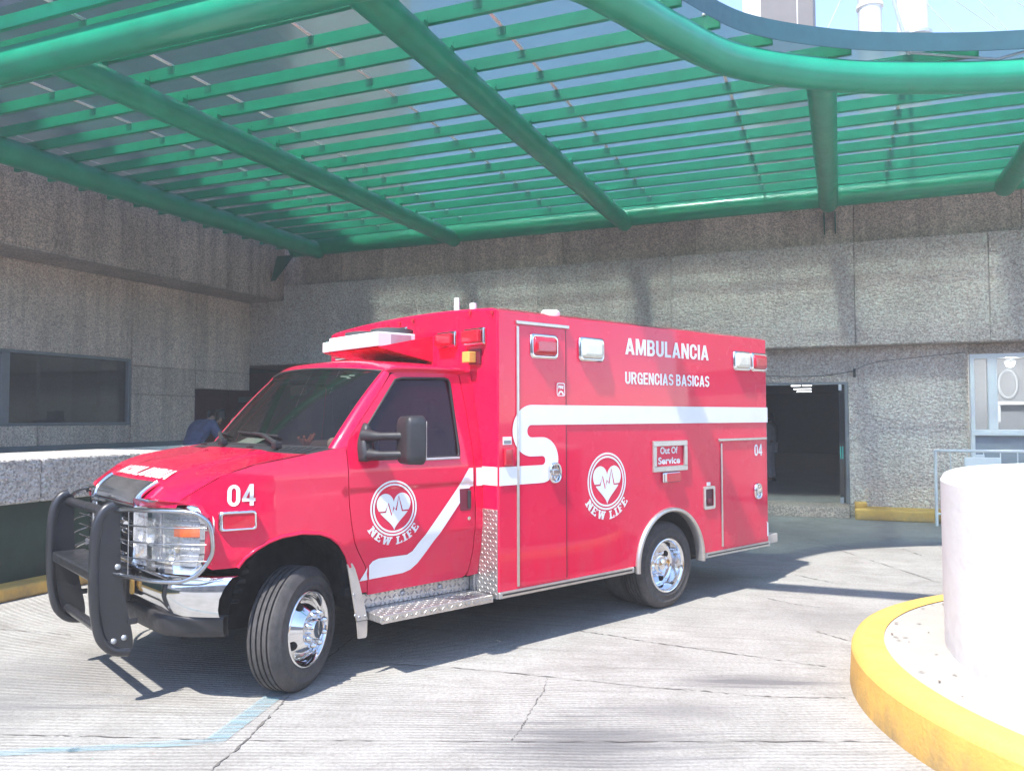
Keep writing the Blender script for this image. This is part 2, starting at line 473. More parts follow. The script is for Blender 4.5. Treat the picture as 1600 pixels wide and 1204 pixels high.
# ------------------------------------------------------------------ mesh builder
class MB:
    """collects shapes; build() links them as ONE mesh object"""

    def __init__(self):
        self.v = []
        self.f = []
        self.sm = []
        self.nrm = []        # per face: None or list of custom loop normals
        self.xf = None
        self.flip = False

    def add(self, verts, faces, smooth=False, normals=None):
        o = len(self.v)
        for p in verts:
            p = Vector(p)
            if self.xf:
                p = self.xf(p)
            self.v.append(tuple(p))
        for f in faces:
            g = list(f)
            if self.flip:
                g = g[::-1]
            self.f.append([o + i for i in g])
            self.sm.append(smooth or normals is not None)
            self.nrm.append([normals[i] for i in g] if normals is not None else None)
        return self

    def box(self, a, b, bev=0.0, seg=2, rot=None, smooth=False):
        a, b = Vector(a), Vector(b)
        lo = Vector((min(a[i], b[i]) for i in range(3)))
        hi = Vector((max(a[i], b[i]) for i in range(3)))
        c, d = (lo + hi) / 2, hi - lo
        bm = bmesh.new()
        bmesh.ops.create_cube(bm, size=1.0)
        bmesh.ops.scale(bm, vec=d, verts=bm.verts)
        if bev > 0:
            bev = min(bev, min(d) * 0.49)
            bmesh.ops.bevel(bm, geom=list(bm.edges), offset=bev, segments=seg, affect='EDGES', profile=0.5)
        if rot is not None:
            bmesh.ops.transform(bm, matrix=rot.to_4x4(), verts=bm.verts)
        bmesh.ops.translate(bm, vec=c, verts=bm.verts)
        self.bm(bm, smooth)
        return self

    def bm(self, bm, smooth=False):
        bm.verts.index_update()
        self.add([v.co.copy() for v in bm.verts], [[v.index for v in f.verts] for f in bm.faces], smooth)
        bm.free()

    def tube(self, path, r, n=12, cap=True, closed=False, radii=None):
        P = [Vector(p) for p in path]
        m = len(P)
        T = []
        for i in range(m):
            a = P[(i - 1) % m] if (closed or i > 0) else P[i]
            b = P[(i + 1) % m] if (closed or i < m - 1) else P[i]
            T.append((b - a).normalized())
        ref = Vector((0, 0, 1)) if abs(T[0].z) < 0.9 else Vector((1, 0, 0))
        x = T[0].cross(ref).normalized()
        verts, faces = [], []
        for i in range(m):
            if i:
                x = (x - T[i] * x.dot(T[i]))
                if x.length < 1e-6:
                    x = T[i].cross(ref)
                x.normalize()
            y = T[i].cross(x)
            rr = radii[i] if radii else r
            for k in range(n):
                a = 2 * PI * k / n
                verts.append(P[i] + (x * math.cos(a) + y * math.sin(a)) * rr)
        rng = m if closed else m - 1
        for i in range(rng):
            j = (i + 1) % m
            for k in range(n):
                l = (k + 1) % n
                faces.append((i * n + k, j * n + k, j * n + l, i * n + l)[::-1])
        self.add(verts, faces, True)
        if cap and not closed:
            self.add(verts[:n], [tuple(range(n))])
            self.add(verts[-n:], [tuple(range(n))[::-1]])
        return self

    def lathe(self, prof, mat, n=48, smooth=True, sharp=()):
        """prof: (radius, axial) points turned about local z; mat places it"""
        def ring(r, z):
            return [mat @ Vector((r * math.cos(2 * PI * k / n), r * math.sin(2 * PI * k / n), z)) for k in range(n)]
        seg = [[]]
        for i, pz in enumerate(prof):
            seg[-1].append(pz)
            if i in sharp:
                seg.append([pz])
        for sgm in seg:
            if len(sgm) < 2:
                continue
            verts = []
            for r, z in sgm:
                verts += ring(r, z)
            faces = []
            for i in range(len(sgm) - 1):
                for k in range(n):
                    l = (k + 1) % n
                    faces.append((i * n + k, i * n + l, (i + 1) * n + l, (i + 1) * n + k))
            self.add(verts, faces, smooth)
        return self

    def prism(self, poly, fn, d0, d1, smooth_side=False):
        """poly: 2D outline (counter-clockwise); fn(a, b, d) -> point"""
        n = len(poly)
        A = [fn(p[0], p[1], d0) for p in poly]
        B = [fn(p[0], p[1], d1) for p in poly]
        self.add(A, [tuple(range(n))[::-1]])
        self.add(B, [tuple(range(n))])
        self.add(A + B, [(i, (i + 1) % n, n + (i + 1) % n, n + i) for i in range(n)], smooth_side)
        return self

    def grid(self, rows, smooth=True, flip=False):
        n = len(rows[0])
        verts = [p for r in rows for p in r]
        faces = []
        for i in range(len(rows) - 1):
            for k in range(n - 1):
                f = (i * n + k, i * n + k + 1, (i + 1) * n + k + 1, (i + 1) * n + k)
                faces.append(f[::-1] if flip else f)
        self.add(verts, faces, smooth)
        return self

    def build(self, name, mat, parent=None, loc=None, fix=False):
        me = bpy.data.meshes.new(name)
        me.from_pydata(self.v, [], self.f)
        me.validate(clean_customdata=False)
        if len(me.polygons) == len(self.f):
            me.polygons.foreach_set("use_smooth", self.sm)
            if any(n is not None for n in self.nrm):
                ln = []
                for f, n in zip(self.f, self.nrm):
                    ln += [tuple(x) for x in n] if n is not None else [(0.0, 0.0, 0.0)] * len(f)
                me.update()
                me.normals_split_custom_set(ln)
        if fix:
            b = bmesh.new(); b.from_mesh(me)
            bmesh.ops.recalc_face_normals(b, faces=b.faces)
            b.to_mesh(me); b.free()
        me.materials.append(mat)
        me.update()
        o = bpy.data.objects.new(name, me)
        C.objects.link(o)
        if parent is not None:
            o.parent = parent
        if loc is not None:
            o.location = loc
        return o


def tag(o, label=None, cat=None, group=None, kind=None):
    if label: o["label"] = label
    if cat: o["category"] = cat
    if group: o["group"] = group
    if kind: o["kind"] = kind
    return o


def empty(name, mat, label=None, cat=None, group=None):
    o = bpy.data.objects.new(name, None)
    C.objects.link(o)
    o.matrix_world = mat
    o.empty_display_size = 0.3
    return tag(o, label, cat, group)


def pip(pts, poly):
    """vectorised point in polygon"""
    x, y = pts[:, 0], pts[:, 1]
    ins = np.zeros(len(pts), bool)
    n = len(poly)
    j = n - 1
    for i in range(n):
        xi, yi = poly[i]; xj, yj = poly[j]
        if yi != yj:
            c = ((yi > y) != (yj > y)) & (x < (xj - xi) * (y - yi) / (yj - yi) + xi)
            ins ^= c
        j = i
    return ins


def region(adds, subs=(), h=0.05, lines=(), fill=True):
    """triangulate the union of polygons minus holes; returns 2D verts and CCW triangles"""
    pts, edges = [], []

    def put(poly, closed=True):
        dens = []
        n = len(poly)
        for i in range(n if closed else n - 1):
            a, b = poly[i], poly[(i + 1) % n]
            k = max(1, int(math.dist(a, b) / h))
            for t in range(k):
                dens.append((a[0] + (b[0] - a[0]) * t / k, a[1] + (b[1] - a[1]) * t / k))
        if not closed:
            dens.append(tuple(poly[-1]))
        o = len(pts)
        pts.extend(dens)
        m = len(dens)
        edges.extend((o + i, o + (i + 1) % m) for i in range(m if closed else m - 1))
    for p in list(adds) + list(subs):
        put(p)
    for l in lines:
        put(l, False)
    if fill:
        A = np.array([q for p in adds for q in p])
        lo, hi = A.min(0), A.max(0)
        gx = np.arange(lo[0] + h * 0.51, hi[0], h)
        gy = np.arange(lo[1] + h * 0.47, hi[1], h)
        G = np.array([(a, b) for a in gx for b in gy])
        if len(G):
            ins = np.zeros(len(G), bool)
            for p in adds: ins |= pip(G, p)
            for p in subs: ins &= ~pip(G, p)
            G = G[ins]
            E = np.array(pts)
            if len(G):
                d = np.sqrt(((G[:, None] - E[None]) ** 2).sum(2)).min(1)
                pts.extend(map(tuple, G[d > 0.45 * h]))
    V, _, F, _, _, _ = delaunay_2d_cdt([Vector(p) for p in pts], edges, [], 0, 1e-5)
    V = np.array([tuple(v) for v in V])
    F = np.array([tuple(f) for f in F])
    ce = V[F].mean(1)
    k = np.zeros(len(F), bool)
    for p in adds: k |= pip(ce, p)
    for p in subs: k &= ~pip(ce, p)
    F = F[k]
    a, b, c = V[F[:, 0]], V[F[:, 1]], V[F[:, 2]]
    cr = (b[:, 0] - a[:, 0]) * (c[:, 1] - a[:, 1]) - (b[:, 1] - a[:, 1]) * (c[:, 0] - a[:, 0])
    F = F[np.abs(cr) > 1e-10]; cr = cr[np.abs(cr) > 1e-10]
    F[cr < 0] = F[cr < 0][:, ::-1]
    return V, F


def sheet(mb, adds, subs, fn, h=0.05, lines=(), thick=0.0, rev=False, fill=True, nfn=None):
    """lay a 2D region onto a surface fn(a, b) -> point; a returned edge of depth `thick` goes inwards"""
    V, F = region(adds, subs, h, lines, fill)
    P = [Vector(fn(*p)) for p in V]
    e = 1e-3
    sgn = -1.0 if rev else 1.0
    Nn = []
    for p in V:
        du = Vector(fn(p[0] + e, p[1])) - Vector(fn(p[0] - e, p[1]))
        dv = Vector(fn(p[0], p[1] + e)) - Vector(fn(p[0], p[1] - e))
        Nn.append((du.cross(dv) * sgn).normalized())
    FF = [tuple(int(i) for i in (f[::-1] if rev else f)) for f in F]
    mb.add(P, FF, True, Nn)
    if thick:
        cnt = {}
        for f in FF:
            for i in range(3):
                a, b = f[i], f[(i + 1) % 3]
                cnt[(a, b)] = 1
        for (a, b) in list(cnt):
            if (b, a) not in cnt:
                mb.add([P[a], P[b], P[b] - Nn[b] * thick, P[a] - Nn[a] * thick], [(3, 2, 1, 0)])
    return mb


def text_tris(body, size, bold=0.0, xs=1.0, align='LEFT', space=1.0):
    """flat triangles of a line of lettering from the built-in font"""
    cu = bpy.data.curves.new("lettering_tmp", 'FONT')
    cu.body = body
    cu.size = 1.0
    cu.offset = bold
    cu.space_character = space
    cu.resolution_u = 4
    ob = bpy.data.objects.new("lettering_tmp", cu)
    C.objects.link(ob)
    dg = bpy.context.evaluated_depsgraph_get()
    me = bpy.data.meshes.new_from_object(ob.evaluated_get(dg))
    V = np.array([tuple(v.co)[:2] for v in me.vertices]) if len(me.vertices) else np.zeros((0, 2))
    me.calc_loop_triangles()
    F = [tuple(t.vertices) for t in me.loop_triangles]
    bpy.data.objects.remove(ob)
    bpy.data.curves.remove(cu)
    bpy.data.meshes.remove(me)
    if len(V):
        lo, hi = V.min(0), V.max(0)
        V = (V - lo) * (size / max(1e-6, (hi - lo)[1]))
        V[:, 0] *= xs
    return V, F


def lettering(mb, body, fn, x0, y0, height, width=None, bold=0.025, rev=False, space=1.0):
    V, F = text_tris(body, height, bold, 1.0, space=space)
    if width is not None:
        V[:, 0] *= width / V[:, 0].max()
    P = [fn(x0 + a, y0 + b) for a, b in V]
    e = 1e-3
    du = Vector(fn(x0 + e, y0)) - Vector(fn(x0 - e, y0))
    dv = Vector(fn(x0, y0 + e)) - Vector(fn(x0, y0 - e))
    n = du.cross(dv) * (-1 if rev else 1)
    FF = []
    for f in F:
        a, b, c = (Vector(P[i]) for i in f)
        FF.append(f if (b - a).cross(c - a).dot(n) > 0 else f[::-1])
    mb.add(P, FF)


def seg_ring(cx, cy, rx, ry, a0, a1, tx, ty, n=14):
    o = [(cx + rx * math.cos(math.radians(a0 + (a1 - a0) * i / n)), cy + ry * math.sin(math.radians(a0 + (a1 - a0) * i / n))) for i in range(n + 1)]
    q_ = [(cx + (rx - tx) * math.cos(math.radians(a0 + (a1 - a0) * i / n)), cy + (ry - ty) * math.sin(math.radians(a0 + (a1 - a0) * i / n))) for i in range(n + 1)]
    return o + q_[::-1]


def grotesque(ch):
    """bold condensed sans capitals and figures in a box one unit high: (width, polygons)"""
    R = lambda a, b, c, d: [(a, b), (c, b), (c, d), (a, d)]
    X, Y = .195, .16
    if ch == ' ': return .17, []
    if ch == 'A': return .70, [[(0, 0), (.20, 0), (.44, 1), (.25, 1)], [(.50, 0), (.70, 0), (.45, 1), (.26, 1)], R(.15, .20, .55, .35)]
    if ch == 'B': return .62, [R(0, 0, X, 1), R(.1, 1 - Y, .34, 1), R(.1, .43, .36, .58), R(.1, 0, .35, Y), seg_ring(.34, .715, .25, .285, -90, 90, .19, .15), seg_ring(.35, .29, .27, .29, -90, 90, .195, .155)]
    if ch in 'CG':
        P = [seg_ring(.31, .68, .31, .32, 0, 180, X, Y), seg_ring(.31, .32, .31, .32, 180, 360, X, Y), R(0, .31, X, .69), R(.62 - X, .61, .62, .69)]
        return .62, P + ([R(.62 - X, .31, .62, .39)] if ch == 'C' else [R(.31, .36, .62, .50), R(.62 - X, .0, .62, .45)])
    if ch == 'E': return .54, [R(0, 0, X, 1), R(.1, 0, .54, Y), R(.1, .43, .50, .58), R(.1, 1 - Y, .53, 1)]
    if ch == 'I': return X, [R(0, 0, X, 1)]
    if ch == 'L': return .52, [R(0, 0, X, 1), R(.1, 0, .52, Y)]
    if ch == 'M': return .80, [R(0, 0, .18, 1), R(.62, 0, .80, 1), [(.02, 1), (.25, 1), (.47, .02), (.33, .02)], [(.55, 1), (.78, 1), (.47, .02), (.33, .02)]]
    if ch == 'N': return .64, [R(0, 0, .185, 1), R(.455, 0, .64, 1), [(.01, 1), (.21, 1), (.63, 0), (.43, 0)]]
    if ch == 'R': return .65, [R(0, 0, X, 1), R(.1, 1 - Y, .35, 1), R(.1, .41, .36, .56), seg_ring(.35, .705, .27, .295, -90, 90, .195, .155), [(.26, .45), (.46, .45), (.65, 0), (.44, 0)]]
    if ch == 'S': return .60, [seg_ring(.30, .713, .30, .287, 12, 270, .19, .15), seg_ring(.30, .287, .30, .287, -168, 90, .19, .15)]
    if ch == 'U': return .62, [R(0, .3, X, 1), R(.62 - X, .3, .62, 1), seg_ring(.31, .31, .31, .31, 180, 360, X, Y)]
    if ch == '0': return .58, [seg_ring(.29, .68, .29, .32, 0, 180, .185, Y), seg_ring(.29, .32, .29, .32, 180, 360, .185, Y), R(0, .31, .185, .69), R(.58 - .185, .31, .58, .69)]
    if ch == '4': return .62, [R(.355, 0, .54, 1), R(0, .20, .63, .35), [(0, .34), (.19, .34), (.42, .84), (.42, 1), (.355, 1)]]


def block_text(mb, body, fn, x0, y0, height, width, rev=False, gap=.085, h=.06):
    adv = 0
    lay = []
    for ch in body:
        w, P = grotesque(ch)
        lay.append((adv, P)); adv += w + gap
    k = width / (adv - gap)
    for off, P in lay:
        if P:
            sheet(mb, [[(x0 + (off + x) * k, y0 + y * height) for x, y in p] for p in P], [], fn, h, (), 0.0, rev)


def arcpts(cx, cy, r, a0, a1, n, ry=None):
    ry = r if ry is None else ry
    return [(cx + r * math.cos(math.radians(a0 + (a1 - a0) * i / n)), cy + ry * math.sin(math.radians(a0 + (a1 - a0) * i / n))) for i in range(n + 1)]


def rrect(x0, y0, x1, y1, r, n=5):
    P = []
    for cx, cy, a in ((x1 - r, y0 + r, -90), (x1 - r, y1 - r, 0), (x0 + r, y1 - r, 90), (x0 + r, y0 + r, 180)):
        P += arcpts(cx, cy, r, a, a + 90, n)
    return P


def lerp_curve(pts, x):
    for (x0, y0), (x1, y1) in zip(pts, pts[1:]):
        if x <= x1:
            t = (x - x0) / (x1 - x0)
            return y0 + (y1 - y0) * max(0, min(1, t))
    return pts[-1][1]


def catmull(pts, n=8):
    P = [Vector(p) for p in pts]
    out = []
    for i in range(len(P) - 1):
        p0 = P[i - 1] if i else P[0] * 2 - P[1]
        p3 = P[i + 2] if i + 2 < len(P) else P[-1] * 2 - P[-2]
        p1, p2 = P[i], P[i + 1]
        for k in range(n):
            t = k / n
            out.append(0.5 * ((2 * p1) + (p2 - p0) * t + (2 * p0 - 5 * p1 + 4 * p2 - p3) * t * t + (-p0 + 3 * p1 - 3 * p2 + p3) * t ** 3))
    out.append(P[-1])
    return out


# =================================================================== GROUND
g = MB()
g.add([(-220, -160, 0), (220, -160, 0), (220, 320, 0), (-220, 320, 0)], [(0, 1, 2, 3)])
tag(g.build('driveway_ground', M['ground']), kind='structure')

CRACKS = [
    ([(-1.46, 3.3), (-1.4, 3.81), (-1.35, 4.17), (-1.33, 4.57), (-1.29, 5.12), (-1.21, 5.91), (-1.07, 6.76)], 0.020),
    ([(-4.5, 4.32), (-2.65, 4.24), (-2.14, 4.21), (-1.4, 4.16), (-0.78, 4.15), (-0.0, 4.13), (0.96, 4.13), (1.9, 4.12)], 0.013),
    ([(-1.3, 5.52), (-0.42, 5.34), (0.12, 5.18), (0.77, 4.96), (1.14, 4.87), (1.49, 4.78), (1.93, 4.75)], 0.014),
    ([(0.48, 6.25), (0.74, 6.1), (0.97, 5.94), (1.34, 5.73), (1.65, 5.56), (2.05, 5.33)], 0.016),
    ([(2.87, 8.5), (3.1, 8.07), (3.18, 7.95)], 0.02),
    ([(3.72, 12.1), (3.82, 11.69), (3.96, 10.95), (3.99, 10.14), (4.05, 9.36), (4.13, 8.62), (4.19, 7.96)], 0.022),
    ([(4.81, 10.03), (4.79, 9.52)], 0.03),
    ([(2.22, 7.45), (2.45, 7.11), (2.67, 6.95)], 0.016),
    ([(0.22, 5.15), (0.18, 4.88), (0.1, 4.56), (0.05, 4.33), (-0.01, 4.15)], 0.009),
    ([(2.29, 6.23), (2.46, 5.93)], 0.016),
    ([(-4.3, 6.45), (-3.98, 6.33), (-3.63, 6.25), (-3.34, 6.16)], 0.012),
]
g = MB()
rc = random.Random(3)
for pts, wd in CRACKS:
    P = catmull([(x, y, 0) for x, y in pts], 14)
    Lf, Rt = [], []
    for i, p in enumerate(P):
        t = (P[min(i + 1, len(P) - 1)] - P[max(i - 1, 0)]).normalized()
        nrm = Vector((-t.y, t.x, 0))
        j = rc.uniform(-0.007, 0.007)
        w1 = wd * 0.36 * rc.choice((0.12, 0.2, 0.4, 0.6, 0.8, 1.2))
        Lf.append(p + nrm * (w1 + j) + Vector((0, 0, 0.004)))
        Rt.append(p - nrm * (w1 - j) + Vector((0, 0, 0.004)))
    n = len(P)
    g.add(Rt + Lf, [(i, i + 1, n + i + 1, n + i) for i in range(n - 1)])
tag(g.build('pavement_joints', M['crack']), kind='structure')

g = MB()
for pts, wd in (([(-5.0, 3.6), (-2.47, 4.0), (-2.13, 4.045), (-1.79, 4.095), (-1.555, 4.13)], 0.075), ([(-1.515, 4.10), (-1.445, 4.52), (-1.375, 4.95), (-1.29, 5.5)], 0.11)):
    P = catmull([(x, y, 0) for x, y in pts], 6)
    Lf, Rt = [], []
    for i, p in enumerate(P):
        t = (P[min(i + 1, len(P) - 1)] - P[max(i - 1, 0)]).normalized()
        nrm = Vector((-t.y, t.x, 0))
        Lf.append(p + nrm * wd * .5 + Vector((0, 0, 0.008)))
        Rt.append(p - nrm * wd * .5 + Vector((0, 0, 0.008)))
    n = len(P)
    g.add(Rt + Lf, [(i, i + 1, n + i + 1, n + i) for i in range(n - 1)])
tag(g.build('blue_road_line', M['blue_line']), kind='structure')

# =================================================================== ROUND PLANTER ISLAND
IX, IY = 4.34, 4.17
isl = empty('traffic_island', Matrix.Translation((IX, IY, 0)), 'round raised concrete island with a yellow painted kerb, at right foreground', 'traffic island')
I4 = Matrix.Identity(4)
mb = MB()
mb.lathe([(2.425, -0.02), (2.412, 0.21), (2.395, 0.243), (2.36, 0.256), (2.225, 0.256)], I4, 160, True, (1, 3))
mb.build('kerb', M['yellow'], isl)
mb = MB()
mb.lathe([(2.225, 0.250), (1.2, 0.262)], I4, 160)
# scraps of leaf litter on the paving are little dents in the same slab
mb.build('paving', simple('pale_paving', (0.36, 0.345, 0.315), 0.85, var=0.1, vs=3, bmp=0.3, bs=30), isl)
mb = MB()
rl = random.Random(5)
for i in range(46):
    a = math.radians(rl.uniform(95, 265)); r = rl.uniform(1.93, 2.2)
    c = Vector((r * math.cos(a), r * math.sin(a), 0.2585)); d = rl.uniform(0.008, 0.028); t = rl.uniform(0, PI)
    ax = Vector((math.cos(t), math.sin(t), 0)) * d; ay = Vector((-math.sin(t), math.cos(t), 0)) * d * 0.4
    mb.add([c - ax, c - ay, c + ax, c + ay + Vector((0, 0, 0.004))], [(0, 1, 2, 3)])
tag(mb.build('fallen_leaves', simple('dry_leaf', (0.16, 0.11, 0.075), 0.9)), kind='stuff')
bpy.data.objects['fallen_leaves'].matrix_world = Matrix.Translation((IX, IY, 0))
mb = MB()
mb.lathe([(1.885, 0.25), (1.888, 0.6), (1.89, 1.24), (1.87, 1.275), (1.84, 1.288), (1.50, 1.288), (1.47, 1.27), (1.46, 1.0)], I4, 160, True, (2, 4, 5))
mb.lathe([(1.462, 1.05), (0.002, 1.08)], I4, 96)
pl = mb.build('round_planter', M['white_wall'])
pl.matrix_world = Matrix.Translation((IX, IY, 0))
tag(pl, 'large round whitewashed concrete planter wall standing on the yellow kerbed island', 'planter')

# =================================================================== BACK BUILDING (frame: x = s, y = -r)
bb = empty('concrete_building', BM, 'long grey hammered concrete building behind the ambulance with a dark open doorway', 'building')
S0, S1 = -1.4, 24.0


def panels(mb, s0, s1, z0, z1, y0, y1, seams, gap=0.008, zseams=(), bev=0.008):
    """precast panels with open joints; y0 is the outer face"""
    ss = [s0] + [s for s in seams if s0 < s < s1] + [s1]
    zz = [z0] + [z for z in zseams if z0 < z < z1] + [z1]
    for a, b in zip(ss, ss[1:]):
        for c, d in zip(zz, zz[1:]):
            mb.box((a + gap / 2, y0, c + (gap / 2 if c > z0 else 0)), (b - gap / 2, y1, d - (gap / 2 if d < z1 else 0)), bev, 1)


FS = [0.68, 3.26, 5.8, 8.32, 11.29, 13.19, 15.8, 18.4, 21.0]
mb = MB()
panels(mb, S0, S1, 2.785, 4.462, 0.0, 0.30, FS)
mb.build('fascia', M['wall_back'], bb)
mb = MB()
mb.box((S0, 0.292, 2.80), (S1, 0.42, 4.44))
mb.build('joint_backing', M['crack'], bb)
mb = MB()
panels(mb, -0.30, S1, 4.40, 5.62, 0.31, 0.6, [1.24, 3.7, 6.2, 8.7, 11.3, 13.7, 16.2, 18.7, 21.2])
mb.build('upper_wall', M['wall_upper'], bb)
mb = MB()
mb.box((S0, 0.02, 2.77), (S1, 3.0, 2.79))
mb.build('soffit', M['soffit'], bb)
# lower wall set back 0.35 m: pieces round the doorway and the white window
YL = 0.36
for a_, b_ in ((3.2, 5.4), (5.4, 8.05), (11.17, 12.93), (17.5, 20.0), (20.0, S1)):
    mb = MB()
    panels(mb, a_, b_, 0.0, 2.77, YL, 0.6, [], bev=0.004)
    mb.build('lower_wall', M['wall_low'], bb)
MB().box((8.05, YL + .002, 2.21), (11.17, 0.6, 2.77)).build('door_lintel', M['wall_low'], bb)
mb = MB()
mb.box((8.05, YL - 0.012, 2.165), (11.17, 0.44, 2.207))
mb.box((11.115, YL - 0.012, 0.19), (11.168, 0.44, 2.164))
mb.build('door_frame', M['frame_grey'], bb)
# dark hall behind the doorway
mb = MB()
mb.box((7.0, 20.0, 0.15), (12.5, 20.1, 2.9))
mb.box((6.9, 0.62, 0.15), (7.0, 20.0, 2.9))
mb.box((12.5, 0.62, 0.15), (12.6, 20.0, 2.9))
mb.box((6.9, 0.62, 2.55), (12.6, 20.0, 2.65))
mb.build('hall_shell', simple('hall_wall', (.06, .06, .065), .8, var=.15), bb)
mb = MB()
mb.box((7.0, 0.62, 0.10), (12.5, 20.0, 0.185))
mb.build('hall_floor', M['hall_floor'], bb)
mlight, nt_, p_ = new_mat('hall_tube_light')
TUBES = ((9.70, 11.0, .26), (10.01, 11.0, .26), (9.62, 14.0, .54), (9.57, 17.0, .50))
p_.inputs["Emission Color"].default_value = (0.95, 0.97, 1, 1)
p_.inputs["Emission Strength"].default_value = 1.6
for (sx, yy, ln) in TUBES:
    t = MB().box((sx, yy, 2.525), (sx + ln, yy + .05, 2.548)).build('tube_light', mlight, bb)
# glass door folded open at the right jamb
gd = MB().box((11.02, 0.30, 0.21), (11.105, 0.315, 2.16)).build('glass_door', M['glass_door'], bb)
MB().box((11.028, 0.27, 0.93), (11.047, 0.298, 1.14), .004).box((11.06, 0.27, 0.93), (11.079, 0.298, 1.14), .004).build('door_handle', M['teal'], gd)
MB().box((11.02, 0.282, 2.06), (11.07, 0.332, 2.158), .004).build('patch_fitting', M['steel'], gd)
MB().box((11.02, 0.282, 0.20), (11.075, 0.332, 0.30), .004).build('patch_fitting', M['steel'], gd)
# door step
MB().box((8.0, -0.10, 0.0), (11.16, 0.62, 0.178), .012).build('door_step', M['soffit'], bb)
# white window bay
wf = MB()
W0, W1 = 12.93, 17.45
for a, b in (((W0, 0.22, 2.53), (W1, 0.34, 2.60)), ((W0, 0.22, 1.33), (W1, 0.34, 1.42)), ((W0, 0.221, 1.42), (W0 + .06, 0.339, 2.53)), ((13.17, 0.221, 1.42), (13.30, 0.339, 2.53)), ((14.9, 0.221, 1.42), (15.0, 0.339, 2.53)), ((W1 - .07, 0.221, 1.42), (W1, 0.339, 2.53))):
    wf.box(a, b, .006, 1)
win = wf.build('white_window', M['frame_white'], bb)
MB().box((W0 + .06, .285, 1.42), (13.17, .290, 2.53)).build('window_pane', M['glass_clear'], win)
MB().box((13.30, .285, 1.42), (14.9, .290, 2.53)).build('window_pane', M['glass_clear'], win)
MB().box((15.0, .285, 1.42), (W1 - .07, .290, 2.53)).build('window_pane', M['glass_clear'], win)
MB().box((W0, .24, 0.2), (W0 + .055, .33, 1.329), .004).build('window_post', M['frame_white'], win)
MB().box((W0 + .057, .30, 0.2), (W1, .36, 1.328)).build('window_apron', simple('grey_blue_panel', (0.27, 0.30, 0.34), 0.5), win)
MB().box((W0, .36, 2.605), (W1, .5, 2.765)).build('window_header', M['soffit'], win)
# room behind it
rm = MB()
rm.box((12.7, 3.4, 0.5), (17.6, 3.5, 2.77)); rm.box((12.62, .62, 0.5), (12.7, 3.5, 2.77)); rm.box((12.7, .62, 0.5), (17.6, 3.4, 0.56)); rm.box((12.7, .62, 2.70), (17.6, 3.4, 2.76))
rm.build('room_shell', simple('room_wall', (0.40, 0.40, 0.41), 0.9, var=0.05), bb)
lm_ = empty('ceiling_lamp', BM @ Matrix.Translation((13.775, 2.0, 2.53)), 'small lit ceiling lamp glowing inside the white window room', 'lamp')
mglow, nt_, p_ = new_mat('lamp_glow')
p_.inputs["Emission Color"].default_value = (1, .97, .9, 1)
p_.inputs["Emission Strength"].default_value = 6.0
MB().lathe([(.002, -.05), (.05, -.04), (.07, 0), (.07, .02)], I4, 20).build('bulb', mglow, lm_)
MB().lathe([(.075, 0.021), (.10, .05), (.02, .08), (.02, .16), (.002, .16)], I4, 20).build('lamp_fitting', M['frame_white'], lm_)
ld_ = bpy.data.lights.new('lamp_light', 'POINT'); ld_.energy = 26; ld_.shadow_soft_size = .08; ld_.color = (1, .97, .93)
lo_ = bpy.data.objects.new('lamp_light', ld_); C.objects.link(lo_); lo_.parent = lm_; lo_.location = (0, 0, -.14)
# yellow base kerb right of the door
kb = MB().box((11.235, -0.22, 0), (17.5, 0.355, 0.165), .02).box((11.235, 0.06, 0.166), (11.42, 0.355, 0.24), .015).build('base_kerb', M['yellow'], bb)
# roof slab
MB().box((-0.2, 0.62, 5.3), (S1, 14.0, 5.5)).build('roof', M['soffit'], bb)

# items inside the window room
fr_ = MB()
pts_ = [(13.96 + .15 * math.cos(2 * PI * k / 40), 3.36, 2.235 + .265 * math.sin(2 * PI * k / 40)) for k in range(40)]
fr_.tube(pts_, 0.028, 8, closed=True)
wm = fr_.build('wall_mirror', simple('pale_mirror_frame', (.52, .53, .54), .5))
wm.matrix_world = BM
wm.data.transform(Matrix.Translation((-13.96, -3.36, -2.235)))
wm.matrix_world = BM @ Matrix.Translation((13.96, 3.36, 2.235))
tag(wm, 'oval pale framed mirror hanging on the wall inside the white window', 'mirror')
sh = MB().box((-.75, -.12, -.03), (.75, .12, .03), .006).box((-.7, -.1, -.35), (-.62, .1, -.032), .006).box((.62, -.1, -.35), (.70, .1, -.032), .006).build('wall_shelf', M['frame_white'])
sh.matrix_world = BM @ Matrix.Translation((14.42, 3.26, 1.87))
tag(sh, 'white shelf on the room wall below the oval mirror', 'shelf')

# cables sagging across the lower wall
cb = MB()
pth = [(8.6, .30, 2.52), (9.3, .28, 2.40), (10.0, .27, 2.32), (10.7, .28, 2.31), (11.2, .31, 2.37), (11.3, .33, 2.41)]
cb.tube(catmull(pth, 8), .0065, 6)
cb.box((11.25, .31, 2.28), (11.29, .36, 2.42), .004)
cb.tube(catmull([(11.29, .33, 2.41), (11.6, .34, 2.52), (12.2, .345, 2.58), (12.9, .34, 2.64)], 6), .004, 6)
c_ = cb.build('wall_cable', M['wire'])
c_.matrix_world = BM
tag(c_, 'thin black cable sagging along the wall above the dark doorway', 'cable')

